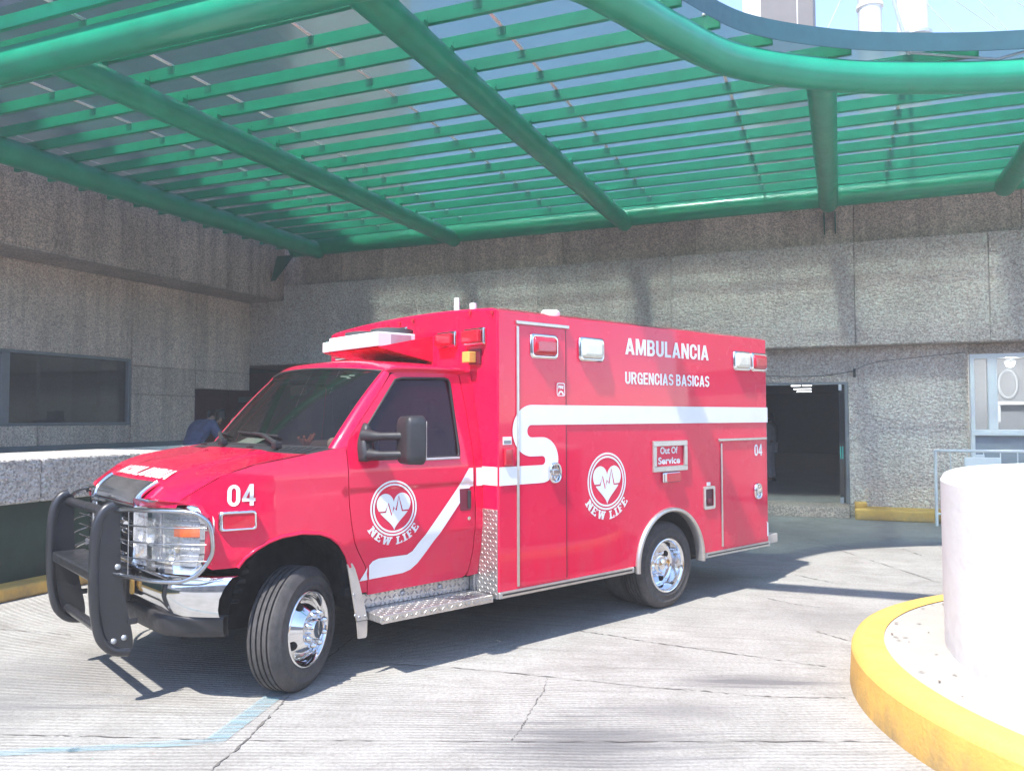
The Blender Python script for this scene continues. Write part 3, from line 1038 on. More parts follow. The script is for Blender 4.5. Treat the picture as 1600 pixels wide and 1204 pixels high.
# railing in front of the white window
rr_ = empty('handrail', BM @ Matrix.Translation((12.33, -0.55, 0)), 'thin white metal railing in front of the white window', 'railing')
q = MB()
q.tube([(0, 0, 1.12), (5.0, 0, 1.12)], .022, 8)
q.tube([(0, 0, 0.18), (5.0, 0, 0.18)], .016, 8)
q.build('top_rail', M['frame_white'], rr_)
for i in range(5):
    MB().tube([(0.02 + i * 1.2, 0, 0.0), (0.02 + i * 1.2, 0, 1.11)], .022, 8).build('rail_post', M['frame_white'], rr_)
for i in range(22):
    x = 0.22 + i * .215
    MB().tube([(x, 0, 0.18), (x, 0, 1.11)], .008, 6).build('baluster', M['frame_white'], rr_)
sgn = MB().box((0, -.015, -.42), (.46, .015, 0), .01).box((.14, -.02, .002), (.26, .02, .04), .004).build('notice_board', M['frame_white'])
sgn.matrix_world = BM @ Matrix.Translation((12.72, -0.62, 1.03))
tag(sgn, 'blank white board hung on the railing behind the round planter', 'board')

# =================================================================== ROOFTOP: tower box and chimneys
tw = empty('rooftop_block', BM @ Matrix.Translation((0, 8.0, 0)), 'grey boxy plant room rising above the canopy edge beside the white chimneys', 'rooftop block')
MB().box((9.25, 0, 5.5), (10.56, 3.0, 13.8), .01, 1).build('cladding', M['tower'], tw)
MB().box((8.75, 0.3, 5.5), (9.24, 3.0, 13.6), .01, 1).build('white_cladding', M['stack'], tw)
MB().box((10.16, -.02, 5.5), (10.18, 0.0, 13.8)).build('corner_trim', M['frame_white'], tw)
for (s, rr, lab, ring) in ((11.93, .29, 'white cylindrical chimney nearer the grey rooftop block', None), (12.98, .31, 'white cylindrical chimney with a dark collar and a pale side pipe', 11.05)):
    ch = empty('chimney', BM @ Matrix.Translation((s, 8.5, 5.5)), lab, 'chimney', 'rooftop chimneys')
    q = MB()
    q.lathe([(rr, 0), (rr, 9.5), (rr * .8, 9.5)], I4, 40, True, (1,))
    q.build('flue', M['stack'], ch)
    q = MB()
    if ring:
        q.lathe([(rr, 5.78), (rr + .09, 5.78), (rr + .09, 5.86), (rr, 5.86)], I4, 40, True, (1, 2))
        q.build('collar', M['steel'], ch)
        MB().tube([(-rr - .02, -.1, 0), (-rr - .02, -.1, 9)], .10, 14).build('side_pipe', simple('buff_pipe', (0.5, 0.47, 0.42), 0.6), ch)
    else:
        q.lathe([(rr, 6.75), (rr + .04, 6.75), (rr + .04, 6.83), (rr, 6.83)], I4, 40, True, (1, 2))
        q.build('collar', M['frame_white'], ch)
    q = MB()
    for a in ((-3.0, -.5, 2.0), (4.5, -.5, 1.6), (6.0, 1, 3)):
        q.tube([(0, 0, 8.6), a], .012, 5)
    q.build('guy_wire', M['steel'], ch)

# =================================================================== SIDE BUILDING (left)
sb = empty('side_building', BM, 'tall grey exposed aggregate concrete wing on the left with an overhang and dark windows', 'building')
mb = MB()
HT = 20.0
fb = MB()
# overhanging upper wall at s = 0, its joints at r = 5.2, 1.7
rs = [-0.02, 1.72, 5.21, 8.6, 12.0, 15.4, 19.0]
for a, b in zip(rs, rs[1:]):
    zs = [4.16, 6.6, 9.4, 12.2, 15.0, 17.6, HT]
    mb.box((-.35, -b + .004, 4.163), (0, -a - .004, 6.597), .010, 1)
    for c, d in zip(zs[1:], zs[2:]):
        fb.box((-.35, -b + .004, c + .003), (0, -a - .004, d - .003), .010, 1)
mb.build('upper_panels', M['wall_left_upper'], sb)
fb.build('darkened_facade', simple('darkened_facade_panel', (.055, .065, .07), .45, var=.2, vs=1.0), sb)  # unseen upper storeys coloured dark so the roof sheets look darker
MB().box((-3, -19, 4.17), (-.352, -0.0, HT - .1)).box((-3, .65, 4.17), (-.31, 6, HT - .1)).build('core_wall', M['wall_left'], sb)
MB().box((-0.9, -19, 4.14), (-.001, -0.022, 4.158)).build('overhang_soffit', M['soffit'], sb)
SW = -0.9
mb = MB()
# lower wall pieces, x from SW-0.3 to SW ; window r 3.2..8.6, z 1.53..2.70 ; opening r -0.45..1.58 below z 2.22
def lp(r0, r1, z0, z1):
    mb.box((SW - .3, -r1 + .004, z0), (SW, -r0 - .004, z1), .006, 1)
lp(3.18, 8.7, 2.715, 4.138); lp(1.60, 3.17, 2.60, 4.138); lp(0.0, 1.59, 2.60, 4.138)
lp(1.60, 3.17, 2.075, 2.592); lp(0.0, 1.59, 2.235, 2.592)
lp(1.60, 3.17, 0.0, 2.067); lp(3.18, 5.0, 0.0, 1.515); lp(5.01, 8.7, 0.0, 1.515)
lp(8.71, 12.5, 0, 4.138); lp(12.51, 19, 0, 4.138)
mb.build('lower_wall', M['wall_left'], sb)
MB().box((SW - .34, -19, 2.61), (SW - .29, -8.72, 4.13)).build('joint_backing', M['crack'], sb)
wn2 = MB()
for a, b in (((SW - .12, -8.65, 2.665), (SW + .012, -3.19, 2.712)), ((SW - .12, -8.65, 1.517), (SW + .012, -3.19, 1.565)), ((SW - .119, -3.25, 1.566), (SW + .011, -3.19, 2.664)), ((SW - .119, -5.64, 1.566), (SW + .011, -5.50, 2.664)), ((SW - .119, -8.65, 1.566), (SW + .011, -8.58, 2.664)), ((SW - .119, -8.58, 2.05), (SW + .008, -5.641, 2.10))):
    wn2.box(a, b, .005, 1)
w2 = wn2.build('window', M['frame_grey'], sb)
MB().box((SW - .06, -5.50, 1.566), (SW - .053, -3.25, 2.664)).build('window_pane', M['glass_win'], w2)
MB().box((SW - .06, -8.58, 2.10), (SW - .053, -5.64, 2.664)).build('window_pane', M['glass_win'], w2)
MB().box((SW - .06, -8.58, 1.566), (SW - .053, -5.64, 2.05)).build('window_pane', M['glass_win'], w2)
# dim room behind, with pale posts
q = MB()
q.box((-4.6, -9, 0.3), (-4.5, 3, 3.1)); q.box((-4.5, -9, 2.95), (SW - .31, 3, 3.05)); q.box((-4.5, -9, .3), (SW - .31, 3, .4)); q.box((-4.5, 2.9, .4), (SW - .31, 3.0, 2.95)); q.box((-4.5, -9, .4), (SW - .31, -8.9, 2.95))
q.build('room_shell', M['door_dark'], sb)
q = MB()
for y in (-6.7, -5.25, -4.3, -3.7):
    q.box((-4.2, y, .4), (-4.1, y + .09, 2.4))
q.box((-3.2, -3.3, .4), (-3.1, -2.6, 2.9))
q.build('partition_post', simple('dim_post', (0.20, 0.21, 0.22), 0.8), sb)
# slate blue dado; the dark box below it paints the ledge's shadow
MB().box((SW + .002, -12, 0.72), (SW + .07, -1.75, 1.20), .012, 1).build('dado', M['slate'], sb)
MB().box((SW + .002, -12, 0.0), (SW + .05, -1.75, .715)).build('dado_shade', M['door_dark'], sb)
# recessed entry: back, header, door leaf with notice
q = MB()
q.box((-3.6, 2.3, 0), (4.5, 2.4, 2.77)); q.box((-3.6, -1.6, 0), (-3.5, 2.3, 2.77))
q.build('entry_shell', simple('maroon_wall', (0.20, 0.05, 0.075), 0.8, var=0.2), sb)
MB().box((-1.9, 0.8, 2.0), (-1.0, 0.9, 2.12), .005).build('entry_lamp_box', M['frame_grey'], sb)
d_ = MB().box((-0.55, 1.0, 0), (1.2, 1.06, 2.1), .006).build('entry_door', simple('dark_door', (0.045, 0.035, 0.045), 0.5), sb)
MB().box((-.35, .97, 1.35), (0.0, .999, 1.85), .003).build('notice', M['white_paint'], d_)
MB().box((-0.75, .98, 0), (-.56, 1.08, 2.15), .004).build('door_post', M['frame_grey'], d_)

# =================================================================== LEFT PARAPET / RAMP LEDGE
pr = empty('concrete_ledge', BM @ Matrix.Translation((4.0, -8, 0)), 'rough concrete ledge at left with sunlit top over a dark green wall', 'ledge')
q = MB()
for a, b in ((-10.0, -3.4), (-3.392, -0.7), (-.692, 2.1), (2.108, 5.0)):
    q.box((-1.45, a, .845), (0, b, 1.258), .02, 2)
q.build('slab', M['ledge'], pr)
MB().box((-.9, -10, 0), (-.12, 5.0, .844)).build('green_wall', M['dark_green'], pr)
MB().box((-.118, -10, 0), (.15, 5.0, .125), .025).build('kerb', M['yellow'], pr)

# =================================================================== CANOPY
cp = empty('glazed_canopy', BM, 'green steel pipe canopy glazed with smoked sheets over the ambulance bay', 'canopy')
ZP = 5.0
GL_Z = 5.335
ARC = [(8.25, 9.05), (8.75, 8.75), (9.2, 8.35), (9.44, 7.9), (9.74, 7.19), (10.19, 6.38), (11.03, 5.68), (11.92, 5.24), (12.8, 4.95), (13.8, 4.80), (15.5, 4.75), (17.5, 4.9)]
arc3 = catmull([(s, -r, ZP) for s, r in ARC], 10)
MB().tube(arc3, .155, 28).build('arc_pipe', M['green'], cp)
MB().tube([(-0.1, -8.95, ZP), (17.5, -8.95, ZP)], .155, 28).build('front_pipe', M['green'], cp)
MB().tube([(0.55, -0.42, 5.14), (17.5, -0.42, 5.14)], .17, 28).build('wall_pipe', M['green'], cp)
MB().tube([(1.18, -0.42, 5.06), (1.18, -13.0, 5.06)], .17, 28).build('side_pipe', M['green'], cp)
arc2 = [(p.x, -p.y) for p in arc3]


def arc_r(s):
    """r of the curved edge above position s (the bay right of it is open)"""
    if s < arc2[0][0]:
        return 9.2
    best = 9.2
    for (a, ra), (b, rb) in zip(arc2, arc2[1:]):
        if a <= s <= b and b > a:
            best = ra + (rb - ra) * (s - a) / (b - a)
    return best


def arc_s(r):
    """largest s glazed at distance r"""
    for (a, ra), (b, rb) in zip(arc2, arc2[1:]):
        if (ra >= r >= rb):
            return a + (b - a) * ((ra - r) / (ra - rb) if ra != rb else 0)
    return 17.4


for s in (4.28, 7.6, 10.93, 13.36):
    r1 = 8.95 if s < 8 else arc_r(s)
    MB().tube([(s, -.42, 5.03), (s, -r1, ZP)], .145, 28).build('beam', M['green'], cp)
PURL = [0.325 + .5315 * k for k in range(17)] + [9.17]
bm_brk = []
for r in PURL:
    s1 = arc_s(r) + .12 if r < 8.9 and r > 4.76 else (17.4 if r <= 4.76 else 8.35)
    q = MB().box((0.06, -r - .026, 5.19), (s1, -r + .026, 5.316), .004, 1)
    q.build('purlin', M['green'], cp)
br0 = MB().box((-.05, -.034, 5.10), (.05, -.027, 5.26)).box((.0505, -.10, 5.10), (.056, -.0275, 5.2)).build('purlin_bracket', M['green'], cp)
first_ = True
for s in (1.18, 4.28, 7.6, 10.93, 13.36):
    for r in PURL:
        if r < 8.8 and (s < 8 or r < arc_r(s) - .1):
            o = br0 if first_ else br0.copy()
            if not first_: C.objects.link(o); o.parent = cp
            o.location = (s, -r, 0); first_ = False
# smoked roof sheets between aluminium joints
JS = [0.03, 1.12, 2.87, 4.62, 6.37, 8.15, 9.95, 11.75, 13.5, 15.3, 17.4]
edge = [(s, r) for s, r in arc2]
eo = []
for i, (s, r) in enumerate(edge):
    a = edge[max(i - 1, 0)]; b = edge[min(i + 1, len(edge) - 1)]
    tx, ty = b[0] - a[0], b[1] - a[1]
    l = math.hypot(tx, ty)
    eo.append((s - ty / l * .16, r + tx / l * .16))
roofpoly = [(0.03, 0.05), (17.4, 0.05)] + [(17.4, eo[-1][1])] + [e for e in eo[::-1] if e[0] < 17.39] + [(8.2, 9.28), (0.03, 9.28)]


def clip_x(poly, x0, x1):
    def half(P, x, keep):
        out = []
        for i in range(len(P)):
            a, b = P[i], P[(i + 1) % len(P)]
            ia, ib = keep(a[0]), keep(b[0])
            if ia: out.append(a)
            if ia != ib:
                t = (x - a[0]) / (b[0] - a[0])
                out.append((x, a[1] + (b[1] - a[1]) * t))
        return out
    P = half(poly, x0, lambda q: q >= x0)
    return half(P, x1, lambda q: q <= x1) if P else P


for a, b in zip(JS, JS[1:]):
    P = clip_x(roofpoly, a + .006, b - .006)
    if len(P) < 3: continue
    q = MB()
    V, F = region([P], (), 5.0, fill=False)
    q.add([(x, -y, GL_Z) for x, y in V], [tuple(int(i) for i in f) for f in F])
    q.build('roof_sheet', M['roof_glass'], cp)
clip0 = None
for s in JS[2:-1]:
    r1 = min(9.25, arc_r(s) if s > 8.2 else 9.25)
    q = MB().box((s - .016, -r1, 5.3175), (s + .016, -.1, 5.332))
    q.build('sheet_joint', M['joint_white'], cp)
    for r in PURL:
        if r < r1 - .1:
            if clip0 is None:
                clip0 = MB().box((-.045, -.032, 5.235), (.045, -.0265, 5.312)).build('joint_clip', simple('green_clip', (0.01, 0.19, 0.13), 0.5), cp)
                o = clip0
            else:
                o = clip0.copy(); C.objects.link(o); o.parent = cp
            o.location = (s, -r, 0)
# fascia strip under the curved edge
P3 = [(s, -r, 0) for s, r in eo]
q = MB()
n = len(P3)
q.add([(x, y, 5.385) for x, y, _ in P3] + [(x, y, 5.20) for x, y, _ in P3], [(i, i + 1, n + i + 1, n + i) for i in range(n - 1)], True)
q.add([(x, y + .012, 5.385) for x, y, _ in P3] + [(x, y + .012, 5.20) for x, y, _ in P3], [(i, n + i, n + i + 1, i + 1) for i in range(n - 1)], True)
q.build('edge_trim', simple('blue_grey_trim', (0.022, 0.085, 0.105), 0.5), cp)
MB().box((0.2, -.26, 5.338), (17.4, .30, 5.36)).build('wall_flashing', M['dark_green_steel'], cp)
# tie rods from the curved edge up to the roof
q = MB()
q.tube([(11.75, -5.32, 5.25), (11.9, 2.5, 10.4)], .022, 8)
q.tube([(11.75, -5.32, 5.25), (12.55, -5.05, 5.16)], .014, 8)
q.tube([(12.55, -5.05, 5.16), (13.4, -4.95, 5.33)], .014, 8)
q.build('tie_rod', M['steel'], cp)
# corner bracket
q = MB()
q.prism([(0.6, 5.0), (0.2, 5.0), (.05, 4.5), (.12, 4.5)], lambda a, b, d: Vector((a, d, b)), -.5, -.45)
q.build('wall_bracket', M['dark_green_steel'], cp)
for s in (10.85, 11.02):
    q = MB()
    q.prism([(0.0, 4.68), (.26, 4.9), (.26, 5.0), (0, 5.0)], lambda a, b, d: Vector((d, -a + .30, b)), s - .01, s + .01)
    q.build('wall_bracket', M['dark_green_steel'], cp)


# =================================================================== AMBULANCE (frame: x = u rearwards, y = v away from the camera, z up)
amb = empty('ambulance', VM, 'red and white box ambulance with black grille guard parked under the green canopy', 'ambulance')
LM, WM, ZB, ZT = 3.481, 2.37, 0.42, 2.405
CV = WM / 2


def vz(u, z):
    """side surface of the cab: distance of the skin from the module's side plane"""
    if z > 1.30:
        v = .170 + .13 * ((z - 1.30) / .65) ** 1.15
    elif z > 1.175:
        v = .1665 + .0035 * (z - 1.175) / .125
    elif z > .85:
        v = .158 + .011 * ((z - .85) / .325) ** 2
    elif z > .80:
        v = .170 - .012 * (z - .80) / .05
    else:
        v = .170 + .085 * ((.80 - z) / .4) ** 1.5
    if u < -1.55:
        v += .16 * ((-1.55 - u) / .55) ** 2
    return v


def S(u, z, off=0.0):
    return Vector((u, vz(u, z) - off, z))


def mir(p):
    return Vector((p.x, WM - p.y, p.z))


def MBs(far):
    m = MB()
    if far:
        m.xf = mir
        m.flip = True
    return m


# ---------------------------------------------------------------- module (patient box)
def roofz(v):
    return ZT + .045 * (1 - abs(2 * v / WM - 1) ** 2.2)


mod = MB()
RX, RZ, RR = 1.93, .40, .46
archp = [(RX + RR, ZB - .01)] + [(RX + RR * math.cos(math.radians(a)), RZ + RR * math.sin(math.radians(a))) for a in range(3, 178, 6)] + [(RX - RR, ZB - .01)]
cr_ = .014
side_poly = [(cr_, ZB), (LM - cr_, ZB), (LM - cr_, ZT - .02), (cr_, ZT - .02)]
for far in (False, True):
    m = MBs(far)
    sheet(m, [side_poly], [archp], lambda a, b: Vector((a, 0, b)), .3, fill=False)
    # wheel tub
    tub = [(RX + (RR - .01) * math.cos(math.radians(a)), RZ + (RR - .01) * math.sin(math.radians(a))) for a in range(0, 181, 6)]
    mod.v_off = None
    o = len(mod.v)
    mod.v += m.v; mod.f += [[i + o for i in f] for f in m.f]; mod.sm += m.sm; mod.nrm += [None] * len(m.f)
# rounded vertical corners, roof and front/back
fr_pts = [(cr_ + i * (WM - 2 * cr_) / 24) for i in range(25)]
mod.add([(0, v, ZB) for v in fr_pts] + [(0, v, roofz(v) - .02) for v in fr_pts], [(i, 25 + i, 26 + i, i + 1) for i in range(24)])
mod.add([(LM, v, ZB) for v in fr_pts] + [(LM, v, roofz(v) - .02) for v in fr_pts], [(i, i + 1, 26 + i, 25 + i) for i in range(24)])
for (cu, cvv, a0) in ((cr_, cr_, 180), (LM - cr_, cr_, 270), (LM - cr_, WM - cr_, 0), (cr_, WM - cr_, 90)):
    A = [(cu + cr_ * math.cos(math.radians(a0 + 15 * i)), cvv + cr_ * math.sin(math.radians(a0 + 15 * i))) for i in range(7)]
    mod.add([(x, y, ZB) for x, y in A] + [(x, y, ZT - .02) for x, y in A], [(i, i + 1, 8 + i, 7 + i) for i in range(6)], True)
nr = 32
rows = []
vv = [WM * i / nr for i in range(nr + 1)]
prof_u = [(0.0, -.02), (.004, -.008), (.016, -.001), (.03, 0)]
ul = prof_u + [(LM - a, b) for a, b in prof_u[::-1]]
for u, dz in ul:
    row = []
    for v in vv:
        e = min(v, WM - v)
        ez = -.02 * max(0, 1 - e / .02) if e < .02 else 0
        row.append((u, v, roofz(v) + min(dz, ez)))
    rows.append(row)
mod.grid(rows, True, flip=True)
modo = mod.build('module_body', M['red'], amb)

# wheel tubs, chassis and underbody (dark)
und = MB()
for far in (False, True):
    m = MBs(far)
    P = [(RX + (RR - .012) * math.cos(math.radians(a)), RZ + (RR - .012) * math.sin(math.radians(a))) for a in range(0, 181, 6)]
    n = len(P)
    m.add([(x, .004, z) for x, z in P] + [(x, .62, z) for x, z in P], [(i, i + 1, n + i + 1, n + i) for i in range(n - 1)], True)
    m.add([(RX - .5, .62, .2), (RX + .5, .62, .2), (RX + .5, .62, .95), (RX - .5, .62, .95)], [(0, 1, 2, 3)])
    # front wheel housing
    P = [(-1.40 + .42 * math.cos(math.radians(a)), .48 + .46 * math.sin(math.radians(a))) for a in range(-10, 191, 8)]
    n = len(P)
    m.add([(x, .22, z) for x, z in P] + [(x, .72, z) for x, z in P], [(i, i + 1, n + i + 1, n + i) for i in range(n - 1)], True)
    m.add([(-1.9, .72, .3), (-.9, .72, .3), (-.9, .72, 1.0), (-1.9, .72, 1.0)], [(0, 1, 2, 3)])
    # ribbed splash liner
    for k in range(6):
        m.box((-1.78 + .01 * k, .34, .55 + .055 * k), (-1.70 + .02 * k, .56, .578 + .055 * k), .006, 1)
    o = len(und.v)
    und.v += m.v; und.f += [[i + o for i in f] for f in m.f]; und.sm += m.sm; und.nrm += m.nrm
for (a, b, c, d) in ((.01, 1.46, .01, WM - .01), (2.40, LM - .01, .01, WM - .01), (1.461, 2.399, .63, WM - .63)):
    und.add([(a, c, ZB), (b, c, ZB), (b, d, ZB), (a, d, ZB)], [(0, 3, 2, 1)])
und.box((-1.95, .75, .36), (LM - .1, .88, .52)); und.box((-1.95, 1.49, .36), (LM - .1, 1.62, .52))
und.box((.25, .3, .3), (1.4, .72, .41)); und.box((2.5, .3, .3), (3.3, 2.0, .41))
und.box((-1.75, .9, .3), (-.9, 1.47, .8)); und.tube([(RX, .3, .36), (RX, 2.07, .36)], .06); und.lathe([(0.02, -.16), (.13, -.12), (.16, 0), (.13, .12), (.02, .16)], Matrix.Translation((RX, CV, .36)) @ Matrix.Rotation(PI / 2, 4, 'X'), 20)
und.tube([(-1.40, .45, .34), (-1.40, 1.92, .34)], .05)
und.tube([(-.9, .95, .33), (1.2, .98, .3), (3.2, .6, .32)], .035)
und.build('chassis', M['dark'], amb)

# rub rails along the skirt
for (a, b) in ((0.0, RX - RR - .03), (RX + RR + .03, LM)):
    for far in (0, 1):
        m = MBs(far)
        m.box((a, -.014, .374), (b, .02, .419), .004, 1)
        o = m.build('rub_rail', M['alu'], amb)
        m2 = MBs(far)
        m2.box((a + .03, -.0165, .393), (b - .03, -.0143, .405))
        m2.build('rail_insert', M['black_soft'], o)
        if far == 0:
            m3 = MB()
            m3.box((a + .006, -.017, .38), (a + .024, -.0145, .413), .002, 1); m3.box((b - .024, -.017, .38), (b - .006, -.0145, .413), .002, 1)
            m3.build('end_cap', M['steel'], o)
# wheel arch trim
for far in (0, 1):
    m = MBs(far)
    outer = [(RX + RR + .002, .36)] + [(RX + (RR + .002) * math.cos(math.radians(a)), RZ + (RR + .002) * math.sin(math.radians(a))) for a in range(0, 181, 5)] + [(RX - RR - .002, .36)]
    inner = [(RX + (p[0] - RX) * .925, RZ + (p[1] - RZ) * .925 if p[1] > RZ else p[1]) for p in outer]
    k = len(outer)
    prof = [(0, 0.0), (0, -.022), (.3, -.034), (.8, -.034), (1, -.022), (1, .05)]
    rows = []
    for (ox, oz), (ix, iz) in zip(outer, inner):
        rows.append([(ox + (ix - ox) * t, y, oz + (iz - oz) * t) for t, y in prof])
    m.grid(rows, True, flip=True)
    m.build('wheel_arch_trim', M['alu'], amb)


# ---------------------------------------------------------------- decals on the module
def MS(a, b, off=.003):
    return Vector((a, -off, b))


def band(center, widths):
    P = [Vector((x, y, 0)) for x, y in center]
    Lf, Rt = [], []
    for i, p in enumerate(P):
        t = (P[min(i + 1, len(P) - 1)] - P[max(i - 1, 0)]).normalized()
        n = Vector((-t.y, t.x, 0)); w = widths[i] / 2
        Lf.append(((p + n * w).x, (p + n * w).y)); Rt.append(((p - n * w).x, (p - n * w).y))
    return Lf + Rt[::-1]


def strip(mb, center, widths, fn):
    P = [Vector((x, y, 0)) for x, y in center]
    A, B = [], []
    for i, p in enumerate(P):
        t = (P[min(i + 1, len(P) - 1)] - P[max(i - 1, 0)]).normalized()
        n = Vector((-t.y, t.x, 0)); w = widths[i] / 2
        a, b = p + n * w, p - n * w
        A.append(fn(a.x, a.y)); B.append(fn(b.x, b.y))
    n = len(P)
    mb.add(A + B, [(i + 1, i, n + i, n + i + 1) for i in range(n - 1)])


cen, wid = [], []
for x in (3.478, 3.0, 2.0, 1.0, .672):
    cen.append((x, 1.6495)); wid.append(.145)
SU, SU2 = .317, .418
for i in range(1, 3): cen.append((.672 - (.672 - SU) * i / 3, 1.6495)); wid.append(.145)
for i in range(25):
    a = 90 + 180 * i / 24
    cen.append((SU + .1155 * math.cos(math.radians(a)), 1.534 + .1155 * math.sin(math.radians(a)))); wid.append(.145 - .008 * i / 24)
for i in range(25):
    a = 90 - 180 * i / 24
    cen.append((SU2 + .0995 * math.cos(math.radians(a)), 1.319 + .0995 * math.sin(math.radians(a)))); wid.append(.137 - .007 * i / 24)
for x in (.2, .12, .006):
    cen.append((x, 1.2195)); wid.append(.13)
q = MB()
strip(q, cen, wid, lambda a, b: MS(a, b, .008))
q.build('side_stripe', M['white_vinyl'], amb)
MB().box((-.0035, .004, 1.156), (-.001, .21, 1.284)).build('front_stripe', M['white_vinyl'], amb)
q = MB(); block_text(q, 'AMBULANCIA', lambda a, b: MS(a, b, .003), 1.36, 2.142, .134, 1.152); q.build('lettering', M['white_vinyl'], amb)
q = MB(); block_text(q, 'URGENCIAS BASICAS', lambda a, b: MS(a, b, .003), 1.356, 1.902, .098, 1.162); q.build('lettering', M['white_vinyl'], amb)


def glyph(ch):
    """slab-serif capitals as rectangles / bars in a unit box"""
    t, s = .24, .15
    R = lambda a, b, c, d: [(a, b), (c, b), (c, d), (a, d)]
    if ch == 'N': return .95, [R(.08, 0, .08 + t, 1), R(.63, 0, .63 + t, 1), [(.1, 1), (.62, 0), (.9, 0), (.38, 1)], R(-.02, 0, .42, s), R(-.02, 1 - s, .36, 1), R(.55, 1 - s, .97, 1)]
    if ch == 'E': return .78, [R(.08, 0, .08 + t, 1), R(0, 0, .74, s), R(0, 1 - s, .74, 1), R(.1, .43, .56, .57), R(.6, 0, .74, .3), R(.6, .7, .74, 1)]
    if ch == 'W': return 1.25, [[(.08, 1), (.32, 0), (.56, 0), (.34, 1)], [(.62, 1), (.38, 0), (.5, 0), (.8, 1)], [(.52, 1), (.74, 0), (.98, 0), (.78, 1)], [(.98, 1), (.76, 0), (.96, 0), (1.18, 1)], R(-.02, 1 - s, .44, 1), R(.82, 1 - s, 1.26, 1)]
    if ch == 'L': return .76, [R(.1, 0, .1 + t, 1), R(0, 0, .72, s), R(0, 1 - s, .46, 1), R(.58, 0, .72, .32)]
    if ch == 'I': return .5, [R(.12, 0, .12 + t, 1), R(0, 0, .48, s), R(0, 1 - s, .48, 1)]
    if ch == 'F': return .74, [R(.08, 0, .08 + t, 1), R(0, 0, .44, s), R(0, 1 - s, .72, 1), R(.1, .42, .54, .56), R(.58, .68, .72, 1)]


def logo(mb, cx, cz, R, fn, rh):
    circ = lambda r, n=64: [(cx + r * math.cos(2 * PI * k / n), cz + r * math.sin(2 * PI * k / n)) for k in range(n)]
    k1 = lambda adds, subs=(): sheet(mb, adds, subs, fn, h=rh)
    k1([circ(R)], [circ(R * .935)])
    k1([circ(R * .885)], [circ(R * .82)])
    # heart
    H = []
    for i in range(72):
        t = 2 * PI * i / 72
        H.append((cx + R * .0455 * 16 * math.sin(t) ** 3, cz + R * .0465 * (13 * math.cos(t) - 5 * math.cos(2 * t) - 2 * math.cos(3 * t) - math.cos(4 * t)) - R * .02))
    e = [(-.78, -.12), (-.36, -.12), (-.24, .18), (-.10, -.26), (.0, .04), (.09, -.10), (.22, .42), (.36, -.12), (.78, -.12)]
    ecg = band([(cx + R * a, cz + R * b) for a, b in e], [R * .062] * len(e))
    k1([H], [ecg])
    # text along the lower rim
    hgt, r0 = R * .29, R * 1.05 + R * .29
    def word(txt, a_start):
        a = a_start
        for ch in txt:
            w, polys = glyph(ch)
            wa_ = w * hgt * 1.22 / (r0 - hgt / 2)
            mid = a + wa_ / 2
            ca, sa = math.cos(mid), math.sin(mid)
            out = []
            for p in polys:
                qp = []
                for (x, y) in p:
                    lx, ly = (x - w / 2 + .02) * hgt * 1.22, y * hgt
                    rr = r0 - ly
                    ang = mid + lx / (r0 - hgt / 2)
                    qp.append((cx + rr * math.cos(ang), cz + rr * math.sin(ang)))
                out.append(qp)
            k1(out)
            a += wa_ + hgt * .10 / (r0 - hgt / 2)
        return a
    e_ = word('NEW', math.radians(212))
    word('LIFE', e_ + .13)


q = MB(); logo(q, 1.13, 1.128, .225, lambda a, b: MS(a, b, .003), .05); q.build('heart_emblem', M['white_vinyl'], amb)
# out of service frame
q = MB()
FX0, FX1, FZ0, FZ1 = 1.69, 2.16, 1.17, 1.43
q.box((FX0, -.022, FZ1 - .045), (FX1, .0, FZ1), .004, 1); q.box((FX0, -.022, FZ0), (FX1, .0, FZ0 + .045), .004, 1)
q.box((FX0, -.0215, FZ0 + .0455), (FX0 + .045, 0, FZ1 - .0455), .004, 1); q.box((FX1 - .045, -.0215, FZ0 + .0455), (FX1, 0, FZ1 - .0455), .004, 1)
fo = q.build('sign_frame', M['alu'], amb)
q = MB(); lettering(q, 'Out Of', lambda a, b: MS(a, b, .003), 1.80, 1.318, .060, .24, .03); lettering(q, 'Service', lambda a, b: MS(a, b, .003), 1.772, 1.232, .060, .30, .03); q.build('sign_lettering', M['white_vinyl'], fo)
q = MB(); block_text(q, '04', lambda a, b: MS(a, b, .009), 3.235, 1.255, .112, .135); q04 = q
# small stickers
q = MB()
A = rrect(.565, 1.79, .65, 1.888, .015); B_ = rrect(.571, 1.796, .644, 1.882, .012)
sheet(q, [A], [B_], lambda a, b: MS(a, b, .0165), .02)
lettering(q, 'FIRE', lambda a, b: MS(a, b, .0165), .580, 1.845, .024, .055, .05)
sheet(q, [arcpts(.6075, 1.80, .03, 0, 180, 10)], [arcpts(.6075, 1.80, .016, 0, 180, 8)], lambda a, b: MS(a, b, .0165), .02)
q_fire = q

# ---------------------------------------------------------------- module doors
def slab(mb, x0, z0, x1, z1, d, r=.03):
    P = rrect(x0, z0, x1, z1, r, 4)
    mb.prism(P, lambda a, b, dd: Vector((a, -dd, b)), 0.0005, d)


